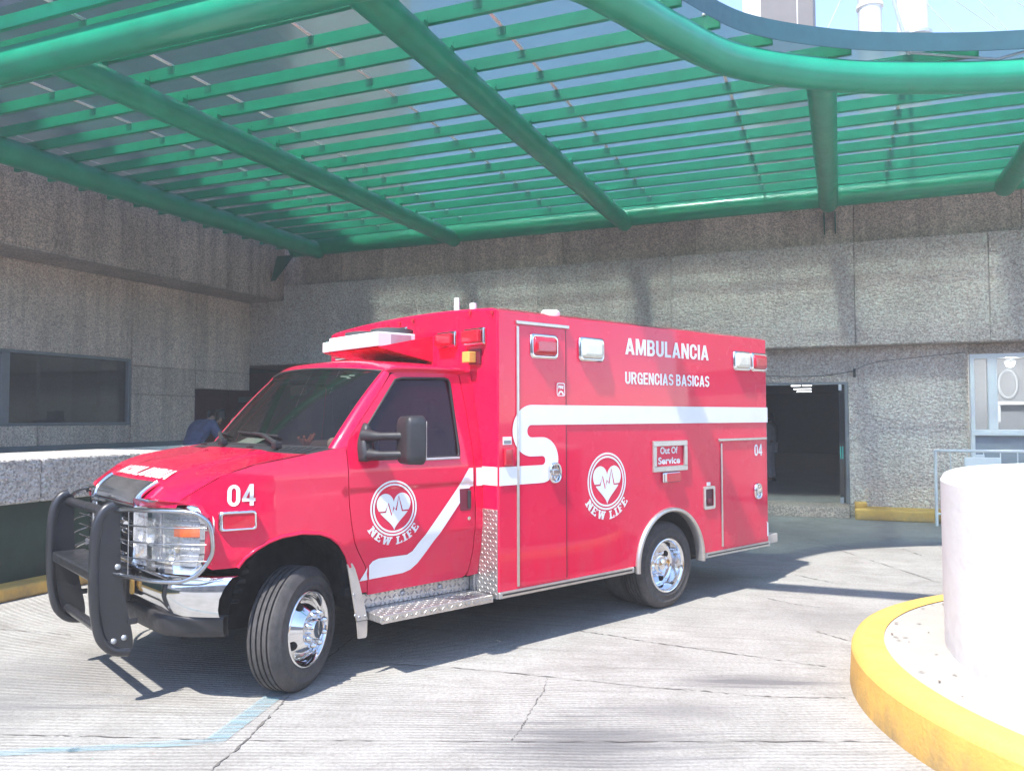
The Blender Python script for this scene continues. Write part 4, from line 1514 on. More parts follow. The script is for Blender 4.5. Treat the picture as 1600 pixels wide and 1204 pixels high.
def latch(parent, cx, cz):
    a, b = .062, .078
    ov = [(cx + a * math.copysign(abs(math.cos(2 * PI * k / 40)) ** .8, math.cos(2 * PI * k / 40)), cz + b * math.copysign(abs(math.sin(2 * PI * k / 40)) ** .8, math.sin(2 * PI * k / 40))) for k in range(40)]
    m = MB()
    rings = [(1.0, .010), (1.0, .022), (.93, .032), (.84, .034), (.78, .024), (.74, .014)]
    vs = []
    for s, d in rings:
        vs += [(cx + (x - cx) * s, -d, cz + (z - cz) * s) for x, z in ov]
    n = 40
    m.add(vs, [(i * n + k, i * n + (k + 1) % n, (i + 1) * n + (k + 1) % n, (i + 1) * n + k) for i in range(5) for k in range(n)], True)
    m.add([(cx + (x - cx) * .745, -.0135, cz + (z - cz) * .745) for x, z in ov], [tuple(range(n))])
    m.box((cx - .036, -.034, cz - .012), (cx + .036, -.016, cz + .026), .006); m.box((cx - .016, -.032, cz - .042), (cx + .016, -.015, cz - .020), .005)
    m.lathe([(.012, 0), (.012, .006), (.002, .006)], Matrix.Translation((cx, -.030, cz + .045)) @ Matrix.Rotation(PI / 2, 4, 'X'), 14, True, (1,))
    return m.build('door_latch', M['chrome'], parent)


q = MB(); slab(q, .195, .437, .668, 2.292, .0065, .02)
sd = q.build('side_door', M['red'], amb)
MB().box((.172, -.013, .437), (.194, -.0005, 2.285), .003, 1).build('hinge', M['alu'], sd)
MB().box((.671, -.004, .437), (.677, -.0008, 2.29)).build('door_seal', M['black_soft'], sd)
MB().box((.165, -.020, 2.300), (.70, -.0005, 2.325), .004, 1).build('drip_rail', M['alu'], sd)
latch(sd, .540, 1.222)
q_fire.build('sticker', M['white_vinyl'], sd)
q = MB(); slab(q, 2.70, .45, 3.435, 1.402, .0065, .02)
rd = q.build('rear_compartment_door', M['red'], amb)
MB().box((2.678, -.013, .45), (2.698, -.0005, 1.39), .003, 1).build('hinge', M['alu'], rd)
MB().box((2.64, -.020, 1.410), (3.45, -.0005, 1.432), .004, 1).build('drip_rail', M['alu'], rd)
latch(rd, 3.272, .918)
q04.build('lettering', M['white_vinyl'], rd)
# shore-power inlet
q = MB()
A = rrect(2.405, .805, 2.575, 1.01, .02); B_ = rrect(2.432, .832, 2.548, .985, .012)
V, F = region([A], [B_], .05, fill=False)
q.add([(a, -.014, b) for a, b in V], [tuple(map(int, f)) for f in F])
nA = len(A)
q.add([(a, -.014, b) for a, b in A] + [(a, 0, b) for a, b in A], [(i, i + nA, (i + 1) % nA + nA, (i + 1) % nA) for i in range(nA)])
pi_ = q.build('power_inlet', M['alu'], amb)
MB().box((2.432, -.003, .832), (2.548, -.001, .985)).box((2.46, -.02, .85), (2.52, -.004, .895), .01).build('inlet_socket', simple('maroon_recess', (.10, .012, .03), 0.5), pi_)
MB().box((2.46, -.006, 1.014), (2.515, -.001, 1.045), .002, 1).build('inlet_tab', M['white_vinyl'], pi_)
# small marker lamps and label by the side door
lb = MB().box((.045, -.004, 1.44), (.125, -.0008, 1.495)).build('label_plate', M['white_vinyl'], amb)
MB().box((.052, -.0048, 1.446), (.118, -.0041, 1.470)).build('label_text_block', M['frame_grey'], lb)
MB().box((.05, -.022, 1.29), (.125, -.0008, 1.415), .012).build('side_marker', M['red_lens'], amb)
MB().box((3.452, -.003, .47), (3.4725, -.001, .60)).box((3.43, -.003, .5995), (3.452, -.001, .612)).build('reflective_mark', M['white_vinyl'], amb)


def lamp_side(u0, z0, u1, z1, lens, name='warning_light'):
    m = MB()
    A = rrect(u0, z0, u1, z1, .035, 5); n = len(A)
    cx, cz = (u0 + u1) / 2, (z0 + z1) / 2
    k = lambda s, d: [(cx + (x - cx) * (1 - s / (u1 - u0) * 2), -d, cz + (z - cz) * (1 - s / (z1 - z0) * 2)) for x, z in A]
    rg = [k(0, 0.0008), k(0, .012), k(.006, .020), k(.016, .026), k(.024, .024), k(.027, .012)]
    m.add([p for r in rg for p in r], [(i * n + j, i * n + (j + 1) % n, (i + 1) * n + (j + 1) % n, (i + 1) * n + j) for i in range(5) for j in range(n)], True)
    o = m.build(name, M['chrome'], amb)
    m = MB()
    rg = [k(.026, .012), k(.028, .032), k(.036, .042), k(.06, .046)]
    m.add([p for r in rg for p in r], [(i * n + j, i * n + (j + 1) % n, (i + 1) * n + (j + 1) % n, (i + 1) * n + j) for i in range(3) for j in range(n)], True)
    m.add(k(.06, .046), [tuple(range(n))])
    for i in range(1, 6):
        x = u0 + .05 + (u1 - u0 - .1) * i / 6
    m.build('lens', lens, o)


for (a, b, c, d, ln) in ((.30, 2.06, .585, 2.244, M['red_lens']), (.81, 2.062, 1.095, 2.252, M['cream_lens']), (2.90, 2.068, 3.185, 2.254, M['cream_lens']), (3.192, 2.07, 3.474, 2.252, M['red_lens'])):
    lamp_side(a, b, c, d, ln)
# lamp under the sign
q = MB().box((1.815, -.03, 1.075), (2.05, -.0008, 1.163), .012)
o = q.build('sign_lamp', M['chrome'], amb)
MB().box((1.862, -.036, 1.082), (2.046, -.0305, 1.156), .003).build('lens', M['red_lens'], o)


def lamp_front(v0, z0, v1, z1, lens, proud=.065):
    m = MB()
    m.box((-.028, v0, z0), (-.001, v1, z1), .012)
    o = m.build('warning_light', M['chrome'], amb)
    MB().box((-proud, v0 + .02, z0 + .018), (-.0285, v1 - .02, z1 - .018), .012).build('lens', lens, o)


for (a, b, c, d, ln) in ((.455, 2.155, .69, 2.278, M['red_lens']), (.12, 2.15, .36, 2.278, M['red_lens']), (1.10, 2.26, 1.33, 2.365, M['cream_lens']), (1.68, 2.155, 1.915, 2.278, M['red_lens']), (2.01, 2.15, 2.25, 2.278, M['red_lens'])):
    lamp_front(a, b, c, d, ln)
o = MB().box((-.020, .175, 2.015), (-.001, .31, 2.125), .004).build('amber_lamp_bracket', simple('maroon_bracket', (.16, .012, .03), .4), amb)
MB().box((-.085, .215, 2.025), (-.0205, .30, 2.105), .006).build('amber_lens', M['amber'], o)
for (v, z) in ((1.40, 2.385), (1.22, 2.398), (1.03, 2.408), (.05, 2.375), (.30, 2.40)):
    MB().box((-.018, v - .012, z - .014), (-.001, v + .012, z + .012), .004).build('clearance_lamp', M['red_lens'], amb)
# roof antennas and vent
MB().lathe([(.022, 0), (.020, .11), (.017, .118), (.002, .12)], Matrix.Translation((.10, .60, 2.43)), 16, True, (2,)).build('antenna', M['white_paint'], amb)
MB().lathe([(.026, 0), (.026, .06), (.002, .064)], Matrix.Translation((.10, .40, 2.425)), 16, True, (1,)).build('antenna', M['white_paint'], amb)
MB().lathe([(.075, 0), (.075, .035), (.06, .05), (.002, .056)], Matrix.Translation((.75, .24, 2.42)), 24, True, (1,)).build('roof_vent', M['white_paint'], amb)

# ---------------------------------------------------------------- air-conditioning unit on the module front
tray = MB()
A0, A1 = .775, 1.585
tray.add([(-.49, A0, 2.150), (-.49, A1, 2.150), (0, A1, 2.062), (0, A0, 2.062)], [(0, 3, 2, 1)])
tray.add([(-.49, A0, 2.155), (-.49, A1, 2.155), (0, A1, 2.07), (0, A0, 2.07)], [(0, 1, 2, 3)])
tray.add([(-.49, A0, 2.150), (0, A0, 2.062), (0, A0, 2.262), (-.49, A0, 2.153)], [(0, 1, 2, 3), (3, 2, 1, 0)])
tray.add([(-.49, A1, 2.150), (0, A1, 2.062), (0, A1, 2.262), (-.49, A1, 2.153)], [(0, 1, 2, 3), (3, 2, 1, 0)])
tray.build('cooling_tray', M['red'], amb)
ac = MB().box((-.495, A0 + .004, 2.158), (-.16, 1.50, 2.266), .006).box((-.50, 1.501, 2.156), (-.06, 1.600, 2.238), .006)
aco = ac.build('cooling_unit', M['white_paint'], amb)
for (vv_, uu_) in ((.98, -.24), (1.33, -.26)):
    m = MB().lathe([(.165, 0), (.165, .040), (.13, .048), (.13, .022), (.05, .022), (.05, .055), (.002, .058)], Matrix.Translation((uu_, vv_, 2.267)), 40, True, (1, 2, 3, 4, 5))
    for k in range(12):
        a = 2 * PI * k / 12
        m.box((uu_ + .05 * math.cos(a) - .004, vv_ + .05 * math.sin(a) - .004, 2.281), (uu_ + .05 * math.cos(a) + .004, vv_ + .05 * math.sin(a) + .004, 2.29)) if False else None
    m.build('condenser_fan', M['lamp_dark'], aco)
MB().box((-.38, A0 + .0012, 2.178), (-.20, A0 + .0035, 2.252)).build('access_panel', M['steel'], aco)
# brackets and hoses below the tray
q = MB()
for v in (1.48, 1.27, 1.06):
    q.prism([(v - .05, 2.06), (v + .05, 2.06), (v + .03, 2.005), (v - .03, 2.005)], lambda a, b, d: Vector((-d, a, b)), 0.001, .06)
q.build('mount_bracket', M['red'], amb)
q = MB()
q.tube(catmull([(-.02, .86, 2.045), (-.12, .93, 2.035), (-.2, 1.05, 2.055), (-.2, 1.18, 2.045)], 5), .012, 6)
q.tube(catmull([(-.02, .95, 2.03), (-.15, 1.02, 2.05), (-.28, 1.02, 2.07)], 5), .01, 6)
q.box((-.09, .83, 2.025), (-.01, .93, 2.06), .012)
q.build('coolant_hose', M['black_soft'], amb)

# ---------------------------------------------------------------- cab sheet metal
win_poly = [(-.662, 1.888), (-.60, 1.900), (-.25, 1.908), (-.220, 1.900), (-.208, 1.875), (-.200, 1.40), (-.205, 1.368), (-.225, 1.360), (-.97, 1.366), (-.992, 1.378), (-.990, 1.40), (-.945, 1.545)]
door_poly = [(-1.058, 1.50), (-1.080, 1.425), (-1.077, 1.25), (-1.073, 1.09), (-1.06, .97), (-1.037, .85), (-.99, .765), (-.946, .693), (-.922, .60), (-.906, .500), (-.145, .512), (-.118, .525), (-.100, .56), (-.083, .70), (-.077, 1.00), (-.079, 1.342), (-.098, 1.70), (-.118, 1.930), (-.15, 1.944), (-.655, 1.940), (-.690, 1.925)]
crease = [[(-1.066, 1.175), (-.085, 1.175)], [(-1.03, .85), (-.09, .85)], [(-1.02, .80), (-.09, .80)]]
fend_poly = [(-1.905, .782), (-1.935, .80), (-1.957, .95), (-1.962, 1.125), (-1.985, 1.145), (-2.075, 1.150), (-2.06, 1.175), (-1.977, 1.232), (-1.851, 1.31), (-1.677, 1.362), (-1.439, 1.398), (-1.20, 1.436), (-1.075, 1.452), (-1.0865, 1.425), (-1.0835, 1.25), (-1.0795, 1.09), (-1.0665, .97), (-1.0435, .85), (-.9965, .765), (-.9525, .693), (-.9285, .60), (-.915, .520), (-1.01, .520), (-1.035, .60),
             (-1.062, .70), (-1.095, .78), (-1.149, .856), (-1.21, .905), (-1.28, .933), (-1.40, .948), (-1.528, .938), (-1.61, .915), (-1.68, .88), (-1.74, .835), (-1.775, .785)]
corner_poly = [(-.071, 1.342), (-.090, 1.70), (-.108, 1.935), (-.06, 1.95), (-.004, 1.95), (-.004, .52), (-.10, .515), (-.092, .56), (-.075, .70), (-.069, 1.00)]
for far in (0, 1):
    m = MBs(far)
    sheet(m, [fend_poly], [], lambda a, b: S(a, b), .045, [[(-1.95, 1.135), (-1.7, 1.15), (-1.09, 1.175)]], .02)
    # rolled wheel-arch lip
    lip = [(-1.062, .70), (-1.095, .78), (-1.149, .856), (-1.21, .905), (-1.28, .933), (-1.40, .948), (-1.528, .938), (-1.61, .915), (-1.68, .88), (-1.74, .835), (-1.775, .785)]
    m.tube([S(a, b, .002) for a, b in lip], .011, 8)
    m.build('front_fender', M['red'], amb)
    m = MBs(far)
    sheet(m, [door_poly], [win_poly], lambda a, b: S(a, b), .045, crease, .02)
    do = m.build('cab_door', M['red'], amb)
    m = MBs(far)
    sheet(m, [corner_poly], [], lambda a, b: S(a, b), .045, [], .02)
    m.build('cab_corner', M['red'], amb)
    # window glass and rubber
    m = MBs(far)
    sheet(m, [win_poly], [], lambda a, b: S(a, b, -.012), .08)
    wo = m.build('door_window', M['glass_side'], do)
    m = MBs(far)
    m.tube([S(a, b, .0) for a, b in win_poly], .009, 6, closed=True)
    m.build('window_seal', M['black_soft'], wo)
    m = MBs(far)
    m.tube([S(-.69, 1.352, .004), (S(-.207, 1.352, .004))], .010, 6)
    m.build('sill_strip', M['steel'], wo)
    if not far:
        # door handle: dark recess with paddle, and lock
        q = MB()
        sheet(q, [rrect(-.210, .985, -.115, 1.135, .012)], [], lambda a, b: S(a, b, .0025), .05)
        ho = q.build('handle_recess', simple('maroon_recess_paint', (.16, .008, .028), .4), do)
        q = MB().box((-.145, vz(-.13, 1.06) - .016, 1.0), (-.118, vz(-.13, 1.06) - .003, 1.122), .005)
        q.build('door_handle', M['black'], ho)
        MB().lathe([(.013, 0), (.013, .006), (.002, .007)], Matrix.Translation((-.135, vz(-.135, .93) - .001, .93)) @ Matrix.Rotation(PI / 2, 4, 'X'), 16, True, (1,)).build('door_lock', M['chrome'], do)
        q = MB(); logo(q, -.752, 1.047, .178, lambda a, b: S(a, b, .004), .03); q.build('heart_emblem', M['white_vinyl'], do)
        up_ = [(-.0895, 1.277), (-.125, 1.277), (-.21, 1.165), (-.598, .752), (-.64, .732), (-.86, .732), (-.90, .72), (-.925, .695)]
        lo_ = [(-.915, .603), (-.66, .612), (-.60, .628), (-.55, .665), (-.20, 1.055), (-.135, 1.125), (-.115, 1.147), (-.0895, 1.152)]
        q = MB(); sheet(q, [up_ + lo_], [[(-.212, .98), (-.113, .98), (-.113, 1.137), (-.212, 1.137)]], lambda a, b: S(a, b, .004), .03, [[(-.20, 1.175), (-.09, 1.175)], [(-.52, .85), (-.37, .85)], [(-.58, .80), (-.42, .80)]]); q.build('door_stripe', M['white_vinyl'], do)
        q = MB(); sheet(q, [[(-.060, 1.277), (-.0045, 1.277), (-.0045, 1.15), (-.060, 1.15)]], [], lambda a, b: S(a, b, .004), .05); q.build('corner_stripe', M['white_vinyl'], amb)
        q = MB(); sheet(q, [[(-.935, .683), (-.9535, .65), (-.985, .60), (-.926, .602), (-.932, .625), (-.9365, .645)]], [], lambda a, b: S(a, b, .004), .02); q.build('fender_stripe', M['white_vinyl'], amb)
        q = MB(); block_text(q, '04', lambda a, b: S(a, b, .004), -1.835, 1.132, .122, .150); q.build('lettering', M['white_vinyl'], amb)

# fender side light
for far in (0, 1):
    m = MBs(far)
    A = rrect(-1.885, .995, -1.685, 1.108, .018); n = len(A)
    ctr = (-1.785, 1.0515)
    k = lambda s, d: [S(ctr[0] + (x - ctr[0]) * s, ctr[1] + (z - ctr[1]) * (1 - (1 - s) * 1.75), d) for x, z in A]
    rg = [k(1, 0.001), k(1, .020), k(.95, .034), k(.86, .036), k(.85, .028)]
    m.add([p for r in rg for p in r], [(i * n + j, i * n + (j + 1) % n, (i + 1) * n + (j + 1) % n, (i + 1) * n + j) for i in range(4) for j in range(n)], True)
    o = m.build('fender_light', M['chrome'], amb)
    m = MBs(far)
    m.add(k(.855, .032), [tuple(range(n))])
    m.build('lens', M['red_lens'], o)


# hood: lofted panel
def hood_edge(u):
    return lerp_curve([(-2.075, 1.150), (-2.06, 1.178), (-1.977, 1.236), (-1.851, 1.314), (-1.677, 1.366), (-1.439, 1.402), (-1.20, 1.44)], u)


def hood_top(u, v):
    t = abs(v - CV)
    zc = lerp_curve([(-2.075, 1.240), (-2.03, 1.256), (-1.99, 1.272), (-1.92, 1.297), (-1.80, 1.333), (-1.70, 1.358), (-1.5, 1.397), (-1.36, 1.418), (-1.2, 1.44)], u)
    return zc


uu = [-2.075, -2.055, -2.03, -1.99, -1.94, -1.88, -1.8, -1.7, -1.6, -1.5, -1.42, -1.36]
rows = []
for u in uu:
    ze = hood_edge(u); ve = vz(u, ze) + .004
    zc = hood_top(u, CV)
    row = []
    nn = 18
    for i in range(nn * 2 + 1):
        t = i / (nn * 2)
        v = ve + (WM - 2 * ve) * t
        e = min(v - ve, WM - ve - v)
        f = min(1, e / .36)
        rise = (1 - (1 - f) ** 2.4)
        zz = ze + (zc - .012 - ze) * rise + .012 * (1 - (2 * t - 1) ** 2)
        # shallow power dome lines
        d = abs(v - CV)
        zz += .010 * (1 / (1 + math.exp((d - .50) / .02)))
        # rear edge sweeps with the windscreen
        uadj = u
        if u > -1.45:
            uadj = u + .0 - .05 * (1 - (2 * t - 1) ** 2) * (u + 1.45) / .09
        if u < -1.94:
            k_ = (-1.94 - u) / .135
            uadj = u + k_ * ((.0 + .040 * (d / .47) ** 2) if d < .47 else .040 * max(0, 1 - (d - .47) / .38))
        row.append((uadj, v, zz))
    rows.append(row)
# nose: roll over and drop
first = rows[0]


def nose_pt(p, t):
    '''front face of the hood: from the lip (t = 0) down to the top of grille and lamps (t = 1)'''
    x, y, z = p
    w = min(1.0, abs(y - CV) / .88)
    ub = -2.135 - .025 * (1 - w * w) if w < .98 else x - .01
    ub = ub * (1 - w ** 8) + (x - .012) * w ** 8
    zb = 1.118 * (1 - w ** 6) + min(1.14, z - .012) * w ** 6
    c_, s_ = 1 - math.cos(t * PI / 2), math.sin(t * PI / 2)
    return (x + (ub - x) * (.55 * t + .45 * s_), y, z + (zb - z) * (.6 * t + .4 * c_) - .010 * math.sin(PI * t))


nose = [[nose_pt(p, t) for p in first] for t in (1, .85, .7, .5, .32, .16, .06)]
hd = MB()
hd.grid(nose + rows, True, flip=True)
last = rows[-1]
hd.add([p for p in last] + [(x - .004, y, z - .03) for x, y, z in last], [(i, len(last) + i, len(last) + i + 1, i + 1) for i in range(len(last) - 1)])
ho_ = hd.build('hood', M['red'], amb)
hp = rows


def hood_pt(a, b):
    """a: v, b: u -> point just above the hood"""
    u = b
    lo, hi = None, None
    for i in range(len(uu) - 1):
        if uu[i] <= u <= uu[i + 1]:
            lo, t = i, (u - uu[i]) / (uu[i + 1] - uu[i]); break

    def at(row):
        for p, q_ in zip(row, row[1:]):
            if p[1] <= a <= q_[1]:
                s = (a - p[1]) / (q_[1] - p[1])
                return Vector(p) * (1 - s) + Vector(q_) * s
        return Vector(row[len(row) // 2])
    A_, B2_ = at(rows[lo]), at(rows[lo + 1])
    p = A_ * (1 - t) + B2_ * t
    p.z += .011
    return p


q = MB()
block_text(q, 'AMBULANCIA', lambda a, b: hood_pt(a, b), .715, -2.043, .115, .965, rev=True, h=.03)
q.build('hood_lettering', M['white_vinyl'], ho_)

# smoked shield above the grille
rows = []
for i in range(7):
    t = i / 6
    row = []
    for j in range(29):
        s_ = j / 28
        v = CV + (2 * s_ - 1) * (.470 - .05 * t)
        # nearest hood front point at this v
        pf = min(first, key=lambda p: abs(p[1] - v))
        i0 = max(0, min(len(first) - 2, [k for k in range(len(first) - 1) if first[k][1] <= v][-1]))
        f_ = (v - first[i0][1]) / (first[i0 + 1][1] - first[i0][1])
        base = Vector(first[i0]) * (1 - f_) + Vector(first[i0 + 1]) * f_
        p = Vector(nose_pt(base, .03 + .97 * t))
        e_ = max(0, abs(2 * s_ - 1) - .88) / .12
        row.append((p.x - .018 - .014 * math.sin(PI * t) + .014 * e_ ** 2, v, p.z + .012))
    rows.append(row)
q = MB(); q.grid(rows, True, flip=False); q.grid([[(x + .008, y, z - .002) for x, y, z in r] for r in rows], True, flip=True)
q.build('grille_shield', M['smoke_chrome'], amb)
q = MB()
for sg in (-1, 1):
    q.tube([Vector(rows[i][28 if sg > 0 else 0]) + Vector((-.004, 0, 0)) for i in range(7)], .017, 8)
q.build('shield_trim', M['chrome'], amb)
# grille
q = MB()
q.box((-2.115, .74, .775), (-2.02, 1.63, 1.125))
q.build('grille_backing', M['dark'], amb)
q = MB()
G0, G1 = .755, 1.615
q.box((-2.175, G0 - .03, 1.085), (-2.10, G1 + .03, 1.125), .012); q.box((-2.165, G0 - .03, .775), (-2.10, G1 + .03, .81), .012)
q.box((-2.17, G0 - .03, .811), (-2.10, G0 + .03, 1.084), .012); q.box((-2.17, G1 - .03, .811), (-2.10, G1 + .03, 1.084), .012)
for z in (.88, .95, 1.02):
    q.box((-2.16, G0 + .031, z - .014), (-2.118, G1 - .031, z + .014), .008)
q.box((-2.168, 1.02, .811), (-2.118, 1.07, 1.084), .01); q.box((-2.168, 1.30, .811), (-2.118, 1.35, 1.084), .01)
q.build('grille', M['chrome'], amb)


# headlights
def HL(v, z, d=0.0):
    t = max(0.0, (.715 - v) / .50)
    return Vector((-2.135 + .185 * t ** 2.3 + .02 * (z - .95) ** 2 - d, v, z))


for far in (0, 1):
    hp_ = [(.715, .80), (.715, 1.115), (.60, 1.132), (.32, 1.135), (.245, 1.118), (.222, 1.06), (.222, .90), (.235, .815), (.26, .795)]
    m = MBs(far)
    sheet(m, [hp_], [], lambda a, b: HL(a, b, -.055), .05, rev=False)
    hb = m.build('headlight', simple('lamp_reflector', (.78, .78, .79), .5, .15, var=.3, vs=34), amb)
    m = MBs(far)
    sheet(m, [hp_], [], lambda a, b: HL(a, b, .004), .04, rev=False)
    m.build('lens', M['glass_lamp'], hb)
    m = MBs(far)
    for z in (.90, 1.03):
        m.tube([HL(v, z, -.02) for v in np.linspace(.70, .23, 14)], .007, 6)
    m.tube([HL(.52, z, -.02) for z in np.linspace(.81, 1.12, 6)], .008, 6)
    # two bulb bowls
    for (vv_, zz_, rr_2) in ((.62, .965, .075), (.42, .86, .05)):
        m.lathe([(rr_2, 0), (rr_2 * .8, -.03), (rr_2 * .3, -.045), (.002, -.045)], Matrix.Translation(HL(vv_, zz_, -.012)) @ Matrix.Rotation(-PI / 2, 4, 'Y'), 24)
    # fluted reflector steps
    for k in range(9):
        m.tube([HL(v, .825 + k * .033, -.04) for v in np.linspace(.50, .25, 8)], .0065, 5)
    m.build('reflector_detail', M['lamp_detail'], hb)
    m = MBs(far)
    sheet(m, [rrect(.232, .965, .40, 1.022, .006)], [], lambda a, b: HL(a, b, -.010), .04)
    m.build('turn_signal', M['orange'], hb)
    m = MBs(far)
    sheet(m, [[(.735, .775), (.735, 1.165), (.60, 1.172), (.34, 1.166), (.235, 1.146), (.200, 1.08), (.200, .88), (.215, .795), (.25, .77)]], [hp_], lambda a, b: HL(a, b, .0), .04, rev=False, thick=.05)
    m.build('bezel', M['chrome'], hb)

# bumper
def bump_u(v, z):
    t = abs(v - CV)
    return -2.125 + .03 * (t / .75) ** 2 + (.215 * max(0, (t - .70) / .31) ** 1.8) + .05 * ((z - .63) / .13) ** 2


vs_ = [CV + 1.015 * math.sin(x) for x in np.linspace(-PI / 2, PI / 2, 61)]
rows = []
for z in (.515, .53, .56, .62, .68, .715, .735):
    kz = 1 - .045 * (.735 - z) / .22
    rows.append([(bump_u(CV + (v - CV) * kz, z), CV + (v - CV) * kz, z + .012 * (1 - (abs(v - CV) / 1.05) ** 2)) for v in vs_])
rows.append([(bump_u(v, .735) + .05, v, .745) for v in vs_])
rows.append([(bump_u(v, .735) + .11, v, .745) for v in vs_])
q = MB(); q.grid(rows, True, flip=False)
bo = q.build('front_bumper', M['chrome'], amb)
rows = []
for z, du in ((.392, .05), (.396, .022), (.43, .008), (.49, .002), (.514, .004), (.520, .05)):
    rows.append([(bump_u(v, .60) + du, CV + (v - CV) * (.952 - .22 * (.52 - z)), z) for v in vs_])
q = MB(); q.grid(rows, True, flip=False)
q.build('lower_valance', M['black'], bo)
MB().box((-2.155, .93, .53), (-2.125, 1.04, .725), .01).build('bumper_pad', M['black'], bo)
MB().box((-2.155, 1.33, .53), (-2.125, 1.44, .725), .01).build('bumper_pad', M['black'], bo)
MB().box((-2.150, .86, .58), (-2.128, .90, .69), .008).build('amber_reflector', M['amber'], bo)
MB().box((-2.150, 1.47, .58), (-2.128, 1.51, .69), .008).build('amber_reflector', M['amber'], bo)
pl_ = MB().box((-2.175, 1.04, .50), (-2.168, 1.34, .655), .004).build('number_plate', M['white_paint'], amb)
q = MB()
for k in range(6):
    q.box((-2.1775, 1.085 + k * .036, .545), (-2.1755, 1.105 + k * .036, .61))
q.build('plate_smudge', simple('faded_plate_ink', (.20, .34, .27), .7), pl_)

# grille guard
GN, GF = CV - .515, CV + .515
gg = empty('grille_guard_tmp', Matrix.Identity(4))
bpy.data.objects.remove(gg)
prof_o = [(-2.275, 1.115), (-2.305, 1.135), (-2.345, 1.12), (-2.375, 1.075), (-2.395, .99), (-2.403, .85), (-2.403, .70), (-2.393, .55), (-2.37, .42), (-2.335, .355), (-2.285, .315), (-2.215, .30), (-2.197, .325), (-2.20, .40), (-2.225, .52), (-2.258, .70), (-2.272, .90), (-2.274, 1.05)]
for far in (0, 1):
    m = MBs(far)
    pp = [(p.x, p.y) for p in catmull([Vector((a, b, 0)) for a, b in prof_o + [prof_o[0]]], 4)][:-1]
    m.prism(pp[::-1], lambda a, b, d: Vector((a, d, b)), GN - .016, GN + .016)
    # rubber-faced front edge
    fe = [Vector((a, GN, b)) for a, b in prof_o[1:12]]
    m.tube(catmull(fe, 4), .030, 10)
    go = m.build('grille_guard_upright', M['powder'], amb)
    for (a, b) in ((-2.30, .375), (-2.245, .385), (-2.285, .79)):
        m = MBs(far)
        m.lathe([(.016, 0), (.016, .008), (.004, .011), (.001, .0112)], Matrix.Translation((a, GN - .017, b)) @ Matrix.Rotation(PI / 2, 4, 'X'), 12)
        m.build('guard_bolt', M['steel'], go)
    m = MBs(far)
    m.box((-2.225, GN - .028, .455), (-2.175, GN - .0165, .49), .004)
    m.build('guard_tab', M['powder'], go)
    # wrap-around headlight hoop
    hoop = [Vector((-2.30, GN - .01, 1.105)), Vector((-2.25, .55, 1.118)), Vector((-2.19, .40, 1.122)), Vector((-2.10, .26, 1.122)), Vector((-2.02, .175, 1.108)), Vector((-1.967, .132, 1.055)), Vector((-1.950, .120, .96)), Vector((-1.957, .122, .875)), Vector((-2.01, .155, .79)), Vector((-2.075, .205, .748)), Vector((-2.14, .29, .740)), Vector((-2.20, .40, .740)), Vector((-2.25, .55, .745)), Vector((-2.30, GN - .01, .75))]
    m = MBs(far)
    m.tube(catmull(hoop, 5), .0125, 10)
    ho2 = m.build('headlight_hoop', M['hoop_chrome'], amb)
    m = MBs(far)
    for z, uo in ((1.03, 0), (.94, .0), (.85, 0)):
        m.tube(catmull([Vector((-2.29, GN + .01, z)), Vector((-2.245, .55, z)), Vector((-2.185, .40, z)), Vector((-2.085, .25, z)), Vector((-1.975, .14, z))], 4), .0045, 6)
    for v in (.56,):
        m.tube([(-2.252 + (.55 - v) * .45, v, 1.115), (-2.252 + (.55 - v) * .45, v, .745)], .0032, 6)
    m.build('hoop_wire', M['hoop_chrome'], ho2)
q = MB()
q.tube([(-2.30, GN, 1.085), (-2.30, GF, 1.085)], .028, 12)
q.box((-2.40, GN + .016, .70), (-2.20, GF - .016, .765), .012)
q.tube([(-2.30, GN, .385), (-2.30, GF, .385)], .028, 12)
q.build('guard_crossbar', M['powder'], amb)
q = MB()
for z in (1.0, .93, .86):
    q.tube([(-2.235, GN, z), (-2.235, GF, z)], .0045, 6)
for v in (CV - .18, CV + .18):
    q.tube([(-2.235, v, 1.06), (-2.235, v, .79)], .009, 6)
q.tube([(-2.24, GN, 1.03), (-2.24, GN + .10, 1.03)], .014, 8)
q.build('guard_wire', M['chrome'], amb)

# ---------------------------------------------------------------- windscreen, pillars, roof
def WS(s, t):
    """s 0..1 across (near to far), t 0 bottom .. 1 top"""
    w = 2 * s - 1
    vb0, vt0 = .262, .345
    v0 = vb0 + (vt0 - vb0) * t
    v = v0 + (WM - 2 * v0) * s
    ue = -1.165 + .445 * t
    uc = -1.365 + .475 * t
    u = ue + (uc - ue) * (1 - abs(w) ** 2.2)
    z = 1.440 + .505 * t + (.012 + .028 * t) * (1 - w * w) + .020 * math.sin(PI * t)
    return Vector((u, v, z))


